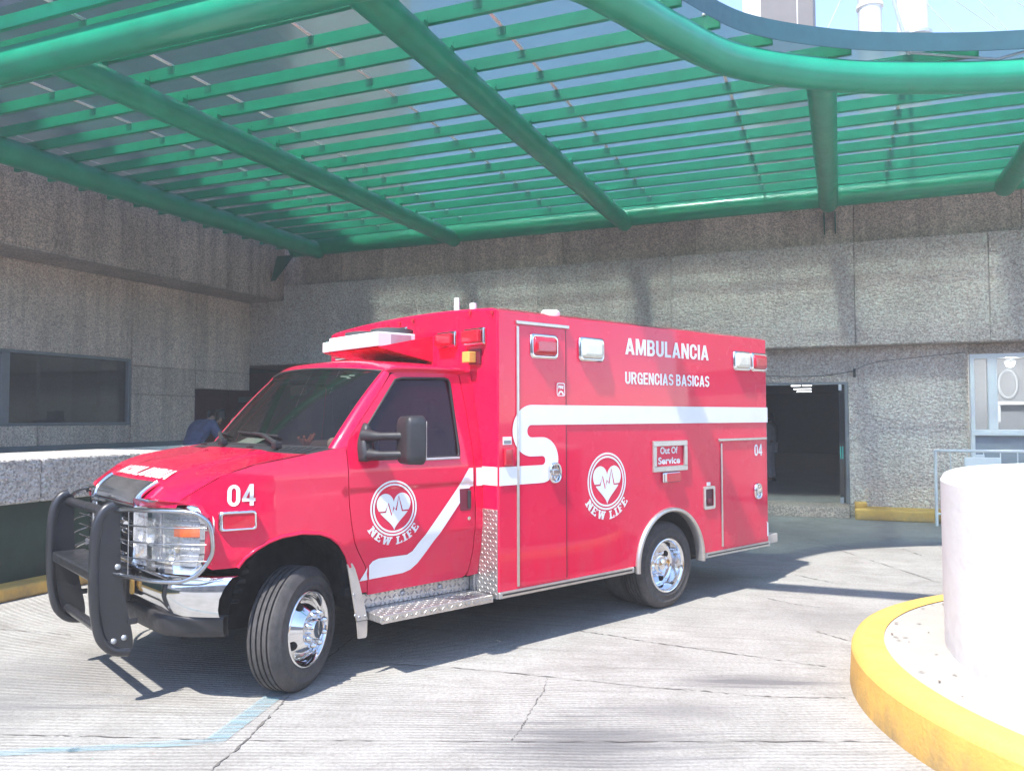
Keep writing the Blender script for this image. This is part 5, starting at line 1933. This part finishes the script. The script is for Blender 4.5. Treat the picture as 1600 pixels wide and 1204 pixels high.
q = MB()
q.grid([[WS(s, t) for s in np.linspace(0, 1, 33)] for t in np.linspace(0, 1, 13)], True, flip=False)
ws = q.build('windscreen', M['glass_ws'], amb)
q = MB()
bord = [WS(s, 0) for s in np.linspace(0, 1, 24)] + [WS(1, t) for t in np.linspace(.05, 1, 12)] + [WS(s, 1) for s in np.linspace(.96, 0, 24)] + [WS(0, t) for t in np.linspace(.95, .05, 12)]
q.tube(bord, .011, 6, closed=True)
q.build('windscreen_seal', M['black_soft'], ws)
for far in (0, 1):
    # A pillar skin between glass edge and door
    m = MBs(far)
    dfr = [(-1.080, 1.432), (-1.062, 1.50), (-.88, 1.712), (-.80, 1.80), (-.697, 1.932)]
    n = 14
    rws = []
    for i in range(n + 1):
        t = i / n
        g_ = WS(0, t)
        x = t * (len(dfr) - 1); k_ = min(int(x), len(dfr) - 2); f_ = x - k_
        # match by height
        z_ = 1.432 + (1.936 - 1.432) * t
        u_ = lerp_curve([(b, a) for a, b in dfr], z_)
        e_ = S(u_, z_)
        mid = (g_ + e_) / 2 + Vector((-.016, -.018, .004))
        g2 = g_ + Vector((-.012, -.006, .004))
        rws.append([g_, g2, g2 * .62 + mid * .38, mid, mid * .4 + e_ * .6, e_])
    m.grid(rws, True, flip=False)
    # cowl corner filler
    m.build('a_pillar', M['red'], amb)
# cowl
q = MB()
rws = []
for s in np.linspace(0, 1, 33):
    g_ = WS(s, 0)
    w = 2 * s - 1
    h_ = Vector((-1.362 - .05 * (1 - w * w), .20 + (WM - .40) * s, 1.402 + .022 * (1 - w * w)))
    g3 = Vector((g_.x, .20 + (WM - .40) * s if abs(w) > .9 else g_.y, g_.z + .002))
    rws.append([h_, h_ * .5 + g3 * .5 + Vector((0, 0, .004)), g3])
q.grid(rws, True, flip=False)
co = q.build('cowl', M['black'], amb)
q = MB()
for k in range(16):
    s = .03 + k * .010
    a = rws[int(s * 32)][0]; b = rws[int(s * 32)][2]
    p0 = Vector((a.x + .02, .20 + (WM - .4) * s, a.z + .012)); p1 = Vector((b.x - .02, .20 + (WM - .4) * s, b.z + .004))
    q.tube([p0, p1], .003, 4)
q.build('cowl_grille', M['black_soft'], co)
for (s, s2, dl) in ((.19, .52, 0), (.60, .93, 0)):
    q = MB()
    p0 = rws[int(s * 32)][1] + Vector((-.02, 0, .03))
    pe = WS(s2 - .12, .10) + Vector((-.025, 0, .02))
    q.box(p0 - Vector((.025, .03, .03)), p0 + Vector((.025, .03, .012)), .008)
    q.tube([p0, (p0 + pe) / 2 + Vector((-.012, 0, .022)), pe], .013, 8, radii=[.018, .013, .008])
    o = q.build('wiper_arm', M['black_soft'], amb)
    q = MB()
    q.tube([WS(s2 - .12 + d, .10 + .1 * d) + Vector((-.012, 0, .014)) for d in np.linspace(-.16, .16, 8)], .008, 6)
    q.build('wiper_blade', M['black_soft'], o)
q = MB()
for v in (.82, 1.62):
    q.box((-1.46, v - .02, 1.438), (-1.42, v + .02, 1.452), .006)
q.build('washer_nozzle', M['black_soft'], amb)
# roof
q = MB()
rws = []
nv = 40
for i in range(nv + 1):
    t = i / nv
    w = 2 * t - 1
    v = .29 + (WM - .58) * t
    top = WS(min(1, max(0, (v - .345) / (WM - .69))), 1)
    z0 = 1.958 + .088 * (1 - abs(w) ** 3.0)
    uf = top.x - .004
    # rear outer corner is rounded in plan
    ur = -.004 - .05 * max(0, (abs(w) - .86) / .14) ** 2
    row = [(uf, v, min(top.z + .004, z0)), (uf + .015, v, min(top.z + .016, z0)), (uf + .05, v, top.z * .4 + z0 * .6 + .006)]
    for k in np.linspace(.2, 1, 8):
        row.append((uf + .05 + (ur - uf - .05) * k, v, z0 + .010 * math.sin(PI * k)))
    rws.append(row)
q.grid(rws, True, flip=False)
# raised ribs of the roof stamping
ro = q.build('cab_roof', M['red'], amb)
for far in (0, 1):
    m = MBs(far)
    P = [Vector((-.715, .318, 1.946)), Vector((-.66, .292, 1.964)), Vector((-.4, .283, 1.972)), Vector((-.08, .283, 1.970))]
    m.tube(catmull(P, 5), .015, 8)
    m.build('drip_rail', M['red'], ro)
    m = MBs(far)
    rw = []
    for a in np.linspace(-.70, -.02, 12):
        rw.append([Vector((a, .292, 1.962)), S(a, 1.95), S(a, 1.935, -.006)])
    m.grid(rw, True, flip=True)
    m.build('roof_side', M['red'], ro)

# ---------------------------------------------------------------- cab interior
q = MB()
q.box((-1.05, .30, .55), (-1.0, 2.07, 1.25)); q.box((-.02, .3, .55), (-.01, 2.07, 1.95)); q.box((-1.05, .26, .50), (-.02, 2.11, .56))
q.box((-1.62, .80, .45), (-1.06, 1.57, 1.30)); q.box((-.72, .36, 1.925), (-.02, 2.01, 1.945)); q.box((-1.0, 2.09, .56), (-.03, 2.12, 1.34)); q.box((-1.0, .25, .56), (-.03, .28, 1.34)); q.box((-.16, 2.02, 1.34), (-.02, 2.06, 1.93)); q.box((-.16, .31, 1.34), (-.02, .35, 1.93))
q.build('cab_interior', M['dark'], amb)
q = MB()
q.box((-1.33, .30, 1.30), (-.80, 2.07, 1.425), .05, 3); q.box((-1.15, .30, 1.02), (-.86, 2.07, 1.34), .05, 3); q.box((-.98, .42, 1.36), (-.80, .95, 1.475), .05, 3)
q.build('dashboard', M['dash'], amb)
for vc in (.72, 1.65):
    q = MB()
    q.box((-.60, vc - .26, .80), (-.12, vc + .26, 1.0), .06, 3)
    q.box((-.20, vc - .25, .95), (-.06, vc + .25, 1.55), .06, 3)
    q.box((-.17, vc - .13, 1.56), (-.07, vc + .13, 1.78), .05, 3)
    q.build('seat', M['seat'], amb)
q = MB()
ring = [Vector((-.70 + .07 * math.sin(a), .70 + .19 * math.cos(a), 1.36 + .18 * math.sin(a))) for a in np.linspace(0, 2 * PI, 32, endpoint=False)]
q.tube(ring, .016, 8, closed=True); q.tube([(-.70, .70, 1.36), (-.95, .70, 1.28)], .03, 8); q.tube([(-.71, .52, 1.35), (-.71, .88, 1.35)], .018, 6)
q.build('steering_wheel', M['black'], amb)
q = MB().box((-.93, 1.06, 1.80), (-.90, 1.30, 1.87), .015)
q.build('rear_view_mirror', M['black'], amb)
q = MB()
for (s_, t_, w_) in ((.115, .925, .03), (.14, .905, .045), (.125, .885, .02)):
    a = WS(s_, t_); b = WS(s_ + w_, t_); c = WS(s_ + w_, t_ - .018); d = WS(s_, t_ - .018)
    off = Vector((.006, 0, -.004))
    q.add([a + off, b + off, c + off, d + off], [(0, 1, 2, 3)])
q.build('windscreen_sticker', M['paper'], ws)

# ---------------------------------------------------------------- mirrors
for far in (0, 1):
    m = MBs(far)
    # sail base on the door
    sp_ = [(-1.005, 1.358), (-.945, 1.356), (-.925, 1.40), (-.915, 1.47), (-.905, 1.545), (-.94, 1.60), (-.985, 1.52), (-1.005, 1.45)]
    sc_ = (-.955, 1.46)
    spl = [(p.x, p.y) for p in catmull([Vector((a, b, 0)) for a, b in sp_ + [sp_[0]]], 4)][:-1]
    n = len(spl); vs_b = []
    for k_, d_ in ((1.0, -.004), (1.0, .02), (.93, .042), (.78, .058), (.5, .064)):
        vs_b += [Vector((sc_[0] + (a - sc_[0]) * k_, vz(a, b) - d_, sc_[1] + (b - sc_[1]) * k_)) for a, b in spl]
    m.add(vs_b, [(i * n + j, i * n + (j + 1) % n, (i + 1) * n + (j + 1) % n, (i + 1) * n + j) for i in range(4) for j in range(n)], True)
    m.add(vs_b[-n:], [tuple(range(n))])
    mo = m.build('mirror_base', M['black'], amb)
    m = MBs(far)
    for z, r in ((1.515, .026), (1.400, .024)):
        pa_ = catmull([Vector((-.955, vz(-.95, z) - .03, z)), Vector((-.935, .07, z)), Vector((-.88, -.03, z + .002)), Vector((-.83, -.10, z + .004))], 5)
        m.tube(pa_, r, 10, radii=[r * (1.9 - .9 * min(1, i / 6)) for i in range(len(pa_))])
    m.build('mirror_arm', M['black'], mo)
    # head: rounded, tapering shell
    bm_ = bmesh.new()
    bmesh.ops.create_cube(bm_, size=1.0)
    bmesh.ops.bevel(bm_, geom=list(bm_.edges), offset=.20, segments=5, affect='EDGES', profile=.5)
    for v in bm_.verts:
        x, y, z = v.co
        k = 1 - .30 * max(0, -x - .0) * (1 + .4 * abs(z))
        v.co = (x * .135, y * .215 * k, z * .305 * (1 - .10 * max(0, -x)))
    bmesh.ops.transform(bm_, matrix=Matrix.Translation((-.80, -.105, 1.492)) @ Matrix.Rotation(math.radians(-8), 4, 'Z'), verts=bm_.verts)
    m = MBs(far)
    m.bm(bm_, True)
    m.build('mirror_head', M['black'], mo)
    m = MBs(far)
    m.box((-.741, -.185, 1.375), (-.735, -.03, 1.61), .002)
    m.build('mirror_glass', M['chrome'], mo)

# ---------------------------------------------------------------- step, diamond plate, mud flap
q = MB()
q.box((-.925, .03, .352), (-.025, .30, .402), .006, 1)
st = q.build('side_step', M['diamond_uv'], amb)
MB().box((-.925, .0245, .354), (-.025, .0295, .400)).build('step_edge', M['diamond_uz'], st)
MB().box((-.915, .285, .403), (-.03, .297, .515), .003, 1).build('step_riser', M['diamond_uz'], st)
for u in (-.60, -.29):
    MB().lathe([(.018, 0), (.018, .008), (.003, .009)], Matrix.Translation((u, .284, .46)) @ Matrix.Rotation(PI / 2, 4, 'X'), 12).build('step_bolt', M['steel'], st)
MB().box((-.0065, .003, .372), (-.0015, .235, .988), .001, 1).box((-.026, .236, .372), (-.0015, .30, .52), .002, 1).build('stone_guard', M['diamond_vz'], amb)
for far in (0, 1):
    m = MBs(far)
    FP = [(-1.085, .722), (-1.050, .724), (-1.030, .690), (-1.0, .60), (-.955, .43), (-.937, .36), (-1.015, .36), (-1.035, .47), (-1.062, .62)]
    m.prism(FP[::-1], lambda a, b, d: Vector((a, vz(-1.0, .7) - d, b)), -.004, .010)
    mf = m.build('stone_flap', M['alu_dull'], amb)
    m = MBs(far)
    m.prism([(-1.015, .355), (-.937, .355), (-.94, .262), (-.948, .247), (-1.005, .250)][::-1], lambda a, b, d: Vector((a, vz(-1.0, .7) - d, b)), 0.0, .006)
    m.build('rubber_flap', M['alu_dull'], mf)
    for (a, b) in ((-1.04, .53), (-1.0, .385), (-.955, .385), (-1.03, .40)):
        m = MBs(far)
        m.lathe([(.008, 0), (.008, .004), (.002, .005)], Matrix.Translation((a, vz(-1, .7) - .0105, b)) @ Matrix.Rotation(PI / 2, 4, 'X'), 10)
        m.build('flap_rivet', M['steel'], mf)
# rear step bumper
MB().box((LM + .002, .02, .385), (LM + .20, WM - .02, .475), .008).build('rear_bumper', M['alu_dull'], amb)

# ---------------------------------------------------------------- wheels
def wheel(name, mat, dish, far):
    """local z of mat points outwards from the vehicle"""
    w = empty(name, Matrix.Identity(4))
    w.parent = amb
    R_, Wt = .367, .205
    m = MB()
    hw = Wt / 2
    pr_ = [(.222, -hw + .01), (.25, -hw - .004), (.30, -hw - .008), (.335, -hw + .004), (.356, -hw + .018), (R_, -hw + .034)]
    grooves = [-.052, -.017, .017, .052]
    for gx in grooves:
        pr_ += [(R_ + .001, gx - .006), (R_ - .013, gx - .005), (R_ - .013, gx + .005), (R_ + .001, gx + .006)]
    pr_ += [(R_, hw - .034), (.356, hw - .018), (.335, hw - .004), (.315, hw + .004), (.312, hw + .008), (.305, hw + .008), (.302, hw + .005), (.262, hw + .006), (.258, hw + .010), (.25, hw + .010), (.246, hw + .006), (.222, hw - .008)]
    sh_ = [i for i, (r, z) in enumerate(pr_) if r >= R_ - .02 and abs(z) < hw - .03]
    m.lathe(pr_[::-1], mat, 72, True, [len(pr_) - 1 - i for i in sh_])
    ty = m.build('tyre', M['tyre'], w)
    m = MB()
    if dish:
        pr_ = [(.232, hw - .004), (.232, hw + .004), (.222, hw + .008), (.212, hw + .002), (.205, hw - .03), (.198, hw - .10), (.190, hw - .118), (.16, hw - .126), (.115, hw - .120), (.085, hw - .105), (.080, hw - .085), (.072, hw - .076), (.052, hw - .074), (.048, hw - .052), (.036, hw - .046), (.002, hw - .045)]
        m.lathe(pr_, mat, 64, True, (11, 13))
        holes_r, holes_z, hr = .150, hw - .122, .026
        nut_r, nut_z = .100, hw - .116
    else:
        pr_ = [(.232, hw - .004), (.232, hw + .004), (.222, hw + .009), (.212, hw + .003), (.204, hw - .022), (.196, hw - .045), (.182, hw - .048), (.165, hw - .030), (.135, hw + .004), (.118, hw + .022), (.112, hw + .028), (.080, hw + .030), (.074, hw + .026), (.066, hw + .026), (.060, hw + .062), (.052, hw + .066), (.002, hw + .067)]
        m.lathe(pr_, mat, 64, True, (10, 12, 13, 15))
        holes_r, holes_z, hr = .160, hw - .020, .027
        nut_r, nut_z = .095, hw + .029
    wr = m.build('rim', M['chrome'], w)
    m = MB()
    for k in range(4):
        a = 2 * PI * (k + .30) / 4
        mm = mat @ Matrix.Rotation(a, 4, 'Z') @ Matrix.Translation((holes_r, 0, holes_z)) @ Matrix.Rotation(.72 if not dish else 0, 4, 'Y')
        m = MB()
        m.lathe([(hr, .004), (hr * .92, .007), (.002, .0072)], mm, 24)
        m.build('hand_hole', M['dark'], wr)
    for k in range(8):
        m = MB()
        a = 2 * PI * (k + .5) / 8
        mm = mat @ Matrix.Translation((nut_r * math.cos(a), nut_r * math.sin(a), nut_z))
        m.lathe([(.020, 0), (.0185, .024), (.014, .037), (.007, .044), (.001, .046)], mm, 12)
        m.build('wheel_nut', M['chrome'], wr)
    return w


def wheel_mat(u, v, z, steer, far):
    base = Matrix.Translation((u, v if not far else WM - v, z)) @ Matrix.Rotation(steer, 4, 'Z')
    return base @ (Matrix.Rotation(PI / 2, 4, 'X') if not far else Matrix.Rotation(-PI / 2, 4, 'X'))


wheel('front_wheel', wheel_mat(-1.375, .305, .362, math.radians(32), 0), False, 0)
wheel('front_wheel', wheel_mat(-1.375, .305, .362, math.radians(32), 1), False, 1)
wheel('rear_wheel', wheel_mat(1.955, .155, .362, 0, 0), True, 0)
wheel('rear_wheel', wheel_mat(1.955, .155, .362, 0, 1), True, 1)
for far in (0, 1):
    m = MB()
    mm = wheel_mat(1.955, .42, .362, 0, far)
    m.lathe([(.20, -.1), (.33, -.105), (.367, -.06), (.367, .06), (.33, .105), (.20, .1)], mm, 48)
    m.build('inner_dual_tyre', M['tyre'], amb)

# things lying on the dashboard
pp_ = MB().add([(-.11, -.08, 0), (.11, -.08, .004), (.11, .08, .012), (-.11, .08, .006)], [(0, 1, 2, 3)]).add([(-.11, -.08, -.001), (.11, -.08, .003), (.11, .08, .011), (-.11, .08, .005)], [(3, 2, 1, 0)]).build('paper_sheet', M['paper'])
pp_.matrix_world = VM @ Matrix.Translation((-1.20, 1.42, 1.448)) @ Matrix.Rotation(.5, 4, 'Z') @ Matrix.Rotation(-.25, 4, 'Y')
tag(pp_, 'pale green paper sheet lying on the dashboard behind the windscreen', 'paper')
q = MB()
for (x, y, z, r) in ((0, 0, .04, .04), (.03, .035, .06, .038), (.05, .075, .09, .034), (.08, .10, .125, .032), (.05, .05, .03, .04), (.10, .085, .16, .022)):
    q.lathe([(r * math.sin(a), -r * math.cos(a)) for a in np.linspace(0.01, PI - .01, 8)], Matrix.Translation((x, y, z)), 12)
ty_ = q.build('soft_toy', simple('cream_plush', (.62, .60, .52), .95, bmp=.5, bs=90))
ty_.matrix_world = VM @ Matrix.Translation((-1.05, .42, 1.425)) @ Matrix.Rotation(-1.0, 4, 'Z')
tag(ty_, 'lumpy cream soft toy on the dashboard at the near windscreen corner', 'toy')
q = MB()
for k in range(7):
    a = k * .9
    q.tube([(0, 0, 0), (.03 * math.cos(a), .03 * math.sin(a), .05), (.055 * math.cos(a + .4), .055 * math.sin(a + .4), .055 + .008 * k)], .009, 6)
fl_ = q.build('dash_ornament', simple('orange_brown_ornament', (.42, .13, .06), .6, var=.4, vs=30))
fl_.matrix_world = VM @ Matrix.Translation((-1.14, .62, 1.426))
tag(fl_, 'small orange brown ornament on the dashboard next to the cream toy', 'ornament')


# =================================================================== PEOPLE
def skinned(name, chain, mat, parent, sub=2, root=0):
    """chain: {key: (point, radius, parent key)} grown into one smooth surface"""
    keys = list(chain)
    idx = {k: i for i, k in enumerate(keys)}
    me = bpy.data.meshes.new(name)
    me.from_pydata([chain[k][0] for k in keys], [(idx[k], idx[chain[k][2]]) for k in keys if chain[k][2]], [])
    o = bpy.data.objects.new(name, me)
    C.objects.link(o)
    md = o.modifiers.new('skin', 'SKIN')
    for i, k in enumerate(keys):
        r = chain[k][1]
        me.skin_vertices[0].data[i].radius = r if isinstance(r, tuple) else (r, r)
        me.skin_vertices[0].data[i].use_root = (i == root)
    md.use_smooth_shade = True
    sd_ = o.modifiers.new('sub', 'SUBSURF'); sd_.levels = sub; sd_.render_levels = sub
    me.materials.append(mat)
    o.parent = parent
    return o


def person(root_m, label, pose, top_mat, leg_mat, group=None):
    w = empty('person', root_m, label, 'person', group)
    J = pose
    body = {}
    def add(k, r, par): body[k] = (J[k], r, par)
    add('pelvis', .115, None); add('spine', .11, 'pelvis'); add('chest', (.09, .07), 'spine'); add('neck', .045, 'chest'); add('jaw', .072, 'neck'); add('head', .098, 'jaw'); add('crown', .07, 'head')
    for sd_ in 'LR':
        add('sh' + sd_, .060, 'chest'); add('el' + sd_, .046, 'sh' + sd_); add('wr' + sd_, .030, 'el' + sd_); add('palm' + sd_, (.040, .020), 'wr' + sd_)
        add('hip' + sd_, .088, 'pelvis'); add('kn' + sd_, .062, 'hip' + sd_); add('an' + sd_, .042, 'kn' + sd_); add('toe' + sd_, .034, 'an' + sd_)
        p, wv = Vector(J['palm' + sd_]), Vector(J['wr' + sd_])
        d = (p - wv).normalized(); sx = d.cross(Vector((0, 0, 1)) if abs(d.z) < .9 else Vector((1, 0, 0))).normalized()
        for i, (off, ln) in enumerate(((-.030, .060), (-.010, .072), (.010, .068), (.028, .052))):
            a = p + sx * off + d * .02
            body['f%d%s' % (i, sd_)] = (tuple(a + d * ln * .55), .0095, 'palm' + sd_)
            body['g%d%s' % (i, sd_)] = (tuple(a + d * ln + Vector((0, 0, -.012))), .008, 'f%d%s' % (i, sd_))
        body['t' + sd_] = (tuple(p - sx * .05 - d * .005), .010, 'palm' + sd_)
    b = skinned('body', body, M['skin'], w)
    jk = {}
    def addj(k, r, par): jk[k] = (J[k], r, par)
    addj('pelvis', (.16, .135), None); addj('spine', (.165, .135), 'pelvis'); addj('chest', (.195, .155), 'spine'); addj('neck', .115, 'chest')
    for sd_ in 'LR':
        addj('sh' + sd_, .092, 'chest'); addj('el' + sd_, .066, 'sh' + sd_); addj('wr' + sd_, .048, 'el' + sd_)
    skinned('jacket', jk, top_mat, w)
    tr = {'pelvis': (J['pelvis'], .145, None)}
    for sd_ in 'LR':
        tr['hip' + sd_] = (J['hip' + sd_], .108, 'pelvis'); tr['kn' + sd_] = (J['kn' + sd_], .080, 'hip' + sd_); tr['an' + sd_] = (tuple(Vector(J['an' + sd_]) + Vector((0, 0, .02))), .066, 'kn' + sd_)
    skinned('trousers', tr, leg_mat, w)
    hr = {'a': (tuple(Vector(J['head']) - Vector(J['fwd']) * .028 + Vector((0, 0, .02))), .096, None), 'b': (tuple(Vector(J['crown']) - Vector(J['fwd']) * .01 + Vector((0, 0, .012))), .078, 'a'), 'c': (tuple(Vector(J['jaw']) - Vector(J['fwd']) * .05 + Vector((0, 0, .02))), .066, 'a')}
    skinned('hair', hr, M['hair'], w)
    # face: nose, eyes, mouth, ears
    h = Vector(J['head']); f = Vector(J['fwd']); sdv = Vector((0, 1, 0)); up = sdv.cross(f) * -1
    q = MB()
    sp = lambda c, r: q.lathe([(r * math.sin(a), -r * math.cos(a)) for a in np.linspace(.02, PI - .02, 7)], Matrix.Translation(c), 10)
    sp(h + f * .098 - up * .02, .016); sp(h + sdv * .094 - up * .01, .02); sp(h - sdv * .094 - up * .01, .02)
    q.build('face_detail', M['skin'], w)
    q = MB()
    sp(h + f * .088 + sdv * .033, .010); sp(h + f * .088 - sdv * .033, .010)
    q.box(h + f * .082 - up * .062 - Vector((.01, .02, .004)), h + f * .090 - up * .058 + Vector((.01, .02, .004)), .003)
    q.build('eyes_and_mouth', M['hair'], w)
    q = MB()
    for sd_ in 'LR':
        a, t = Vector(J['an' + sd_]), Vector(J['toe' + sd_])
        q.box((min(a.x, t.x) - .06, a.y - .05, 0.0), (max(a.x, t.x) + .05, a.y + .05, .085), .03, 3)
    q.build('shoes', M['black_soft'], w)
    return w


bent = dict(fwd=(.70, 0, -.714), pelvis=(-.10, 0, .98), spine=(.00, 0, 1.20), chest=(.16, 0, 1.415), neck=(.30, 0, 1.53), jaw=(.40, 0, 1.545), head=(.455, 0, 1.56), crown=(.505, 0, 1.59),
            shL=(.20, .215, 1.42), elL=(.34, .27, 1.17), wrL=(.52, .20, 1.02), palmL=(.58, .18, .98), shR=(.20, -.215, 1.42), elR=(.34, -.27, 1.17), wrR=(.52, -.20, 1.02), palmR=(.58, -.18, .98),
            hipL=(-.09, .11, .92), knL=(.02, .12, .50), anL=(-.04, .12, .09), toeL=(.10, .13, .045), hipR=(-.09, -.11, .92), knR=(.02, -.12, .50), anR=(-.04, -.12, .09), toeR=(.10, -.13, .045))
stand = dict(fwd=(1, 0, 0), pelvis=(0, 0, .95), spine=(.0, 0, 1.15), chest=(.0, 0, 1.36), neck=(.01, 0, 1.50), jaw=(.035, 0, 1.565), head=(.03, 0, 1.63), crown=(.02, 0, 1.68),
             shL=(0, .19, 1.42), elL=(-.02, .25, 1.14), wrL=(.08, .23, .92), palmL=(.10, .23, .84), shR=(0, -.19, 1.42), elR=(-.02, -.25, 1.14), wrR=(.08, -.23, .92), palmR=(.10, -.23, .84),
             hipL=(0, .10, .90), knL=(.03, .11, .49), anL=(-.02, .11, .085), toeL=(.13, .12, .04), hipR=(0, -.10, .90), knR=(.01, -.11, .49), anR=(-.04, -.11, .085), toeR=(.11, -.12, .04))
pw = B2W(0.93, 3.55)
person(Matrix.Translation(pw) @ Matrix.Rotation(math.radians(58), 4, 'Z') @ Matrix.Diagonal((1.05, 1.12, 1.045, 1)), 'person in a dark blue jacket bending forward, back to us, beyond the hood', bent, M['denim'], M['trousers'])
pw = B2W(9.60, -4.6, .185)
person(Matrix.Translation(pw) @ Matrix.Rotation(math.radians(150), 4, 'Z') @ Matrix.Diagonal((.87, .87, .87, 1)), 'person in pale uniform standing inside the dark doorway half hidden by the ambulance', stand, M['whitecoat'], M['whitecoat'])

# =================================================================== unseen building added behind the camera for paint and glass to reflect
ob_ = empty('reflection_building', Matrix.Translation((0, -26, 0)), 'unseen plain building added behind the camera for paint and glass to reflect', 'building')
q = MB()
q.box((-60, -8, 0), (60, 0, 8.5))
q.build('wall', simple('reflection_wall', (.20, .165, .15), .85, var=.3, vs=.6), ob_)
q = MB()
for k in range(24):
    for z in (1.2, 4.9):
        q.box((-58 + k * 5, .0, z), (-55.2 + k * 5, .06, z + 1.9))
tag(q.build('window_band', M['door_dark'], ob_), kind=None)

# =================================================================== GLARE VEIL (thin volume added to lift the darks like lens glare)
hz = MB().box((-70, -40, -1.0), (75, 45, 21.0))
ho = None
mh = bpy.data.materials.new('glare_veil_volume'); mh.use_nodes = True
nt = mh.node_tree
for n_ in list(nt.nodes):
    if n_.type == 'BSDF_PRINCIPLED': nt.nodes.remove(n_)
pv = nt.nodes.new('ShaderNodeVolumePrincipled')
pv.inputs['Color'].default_value = (.98, .97, .98, 1)
pv.inputs['Density'].default_value = 0.005
pv.inputs['Anisotropy'].default_value = 0.0
nt.links.new(pv.outputs[0], nt.nodes['Material Output'].inputs['Volume'])
tag(hz.build('glare_veil', mh), kind='stuff')
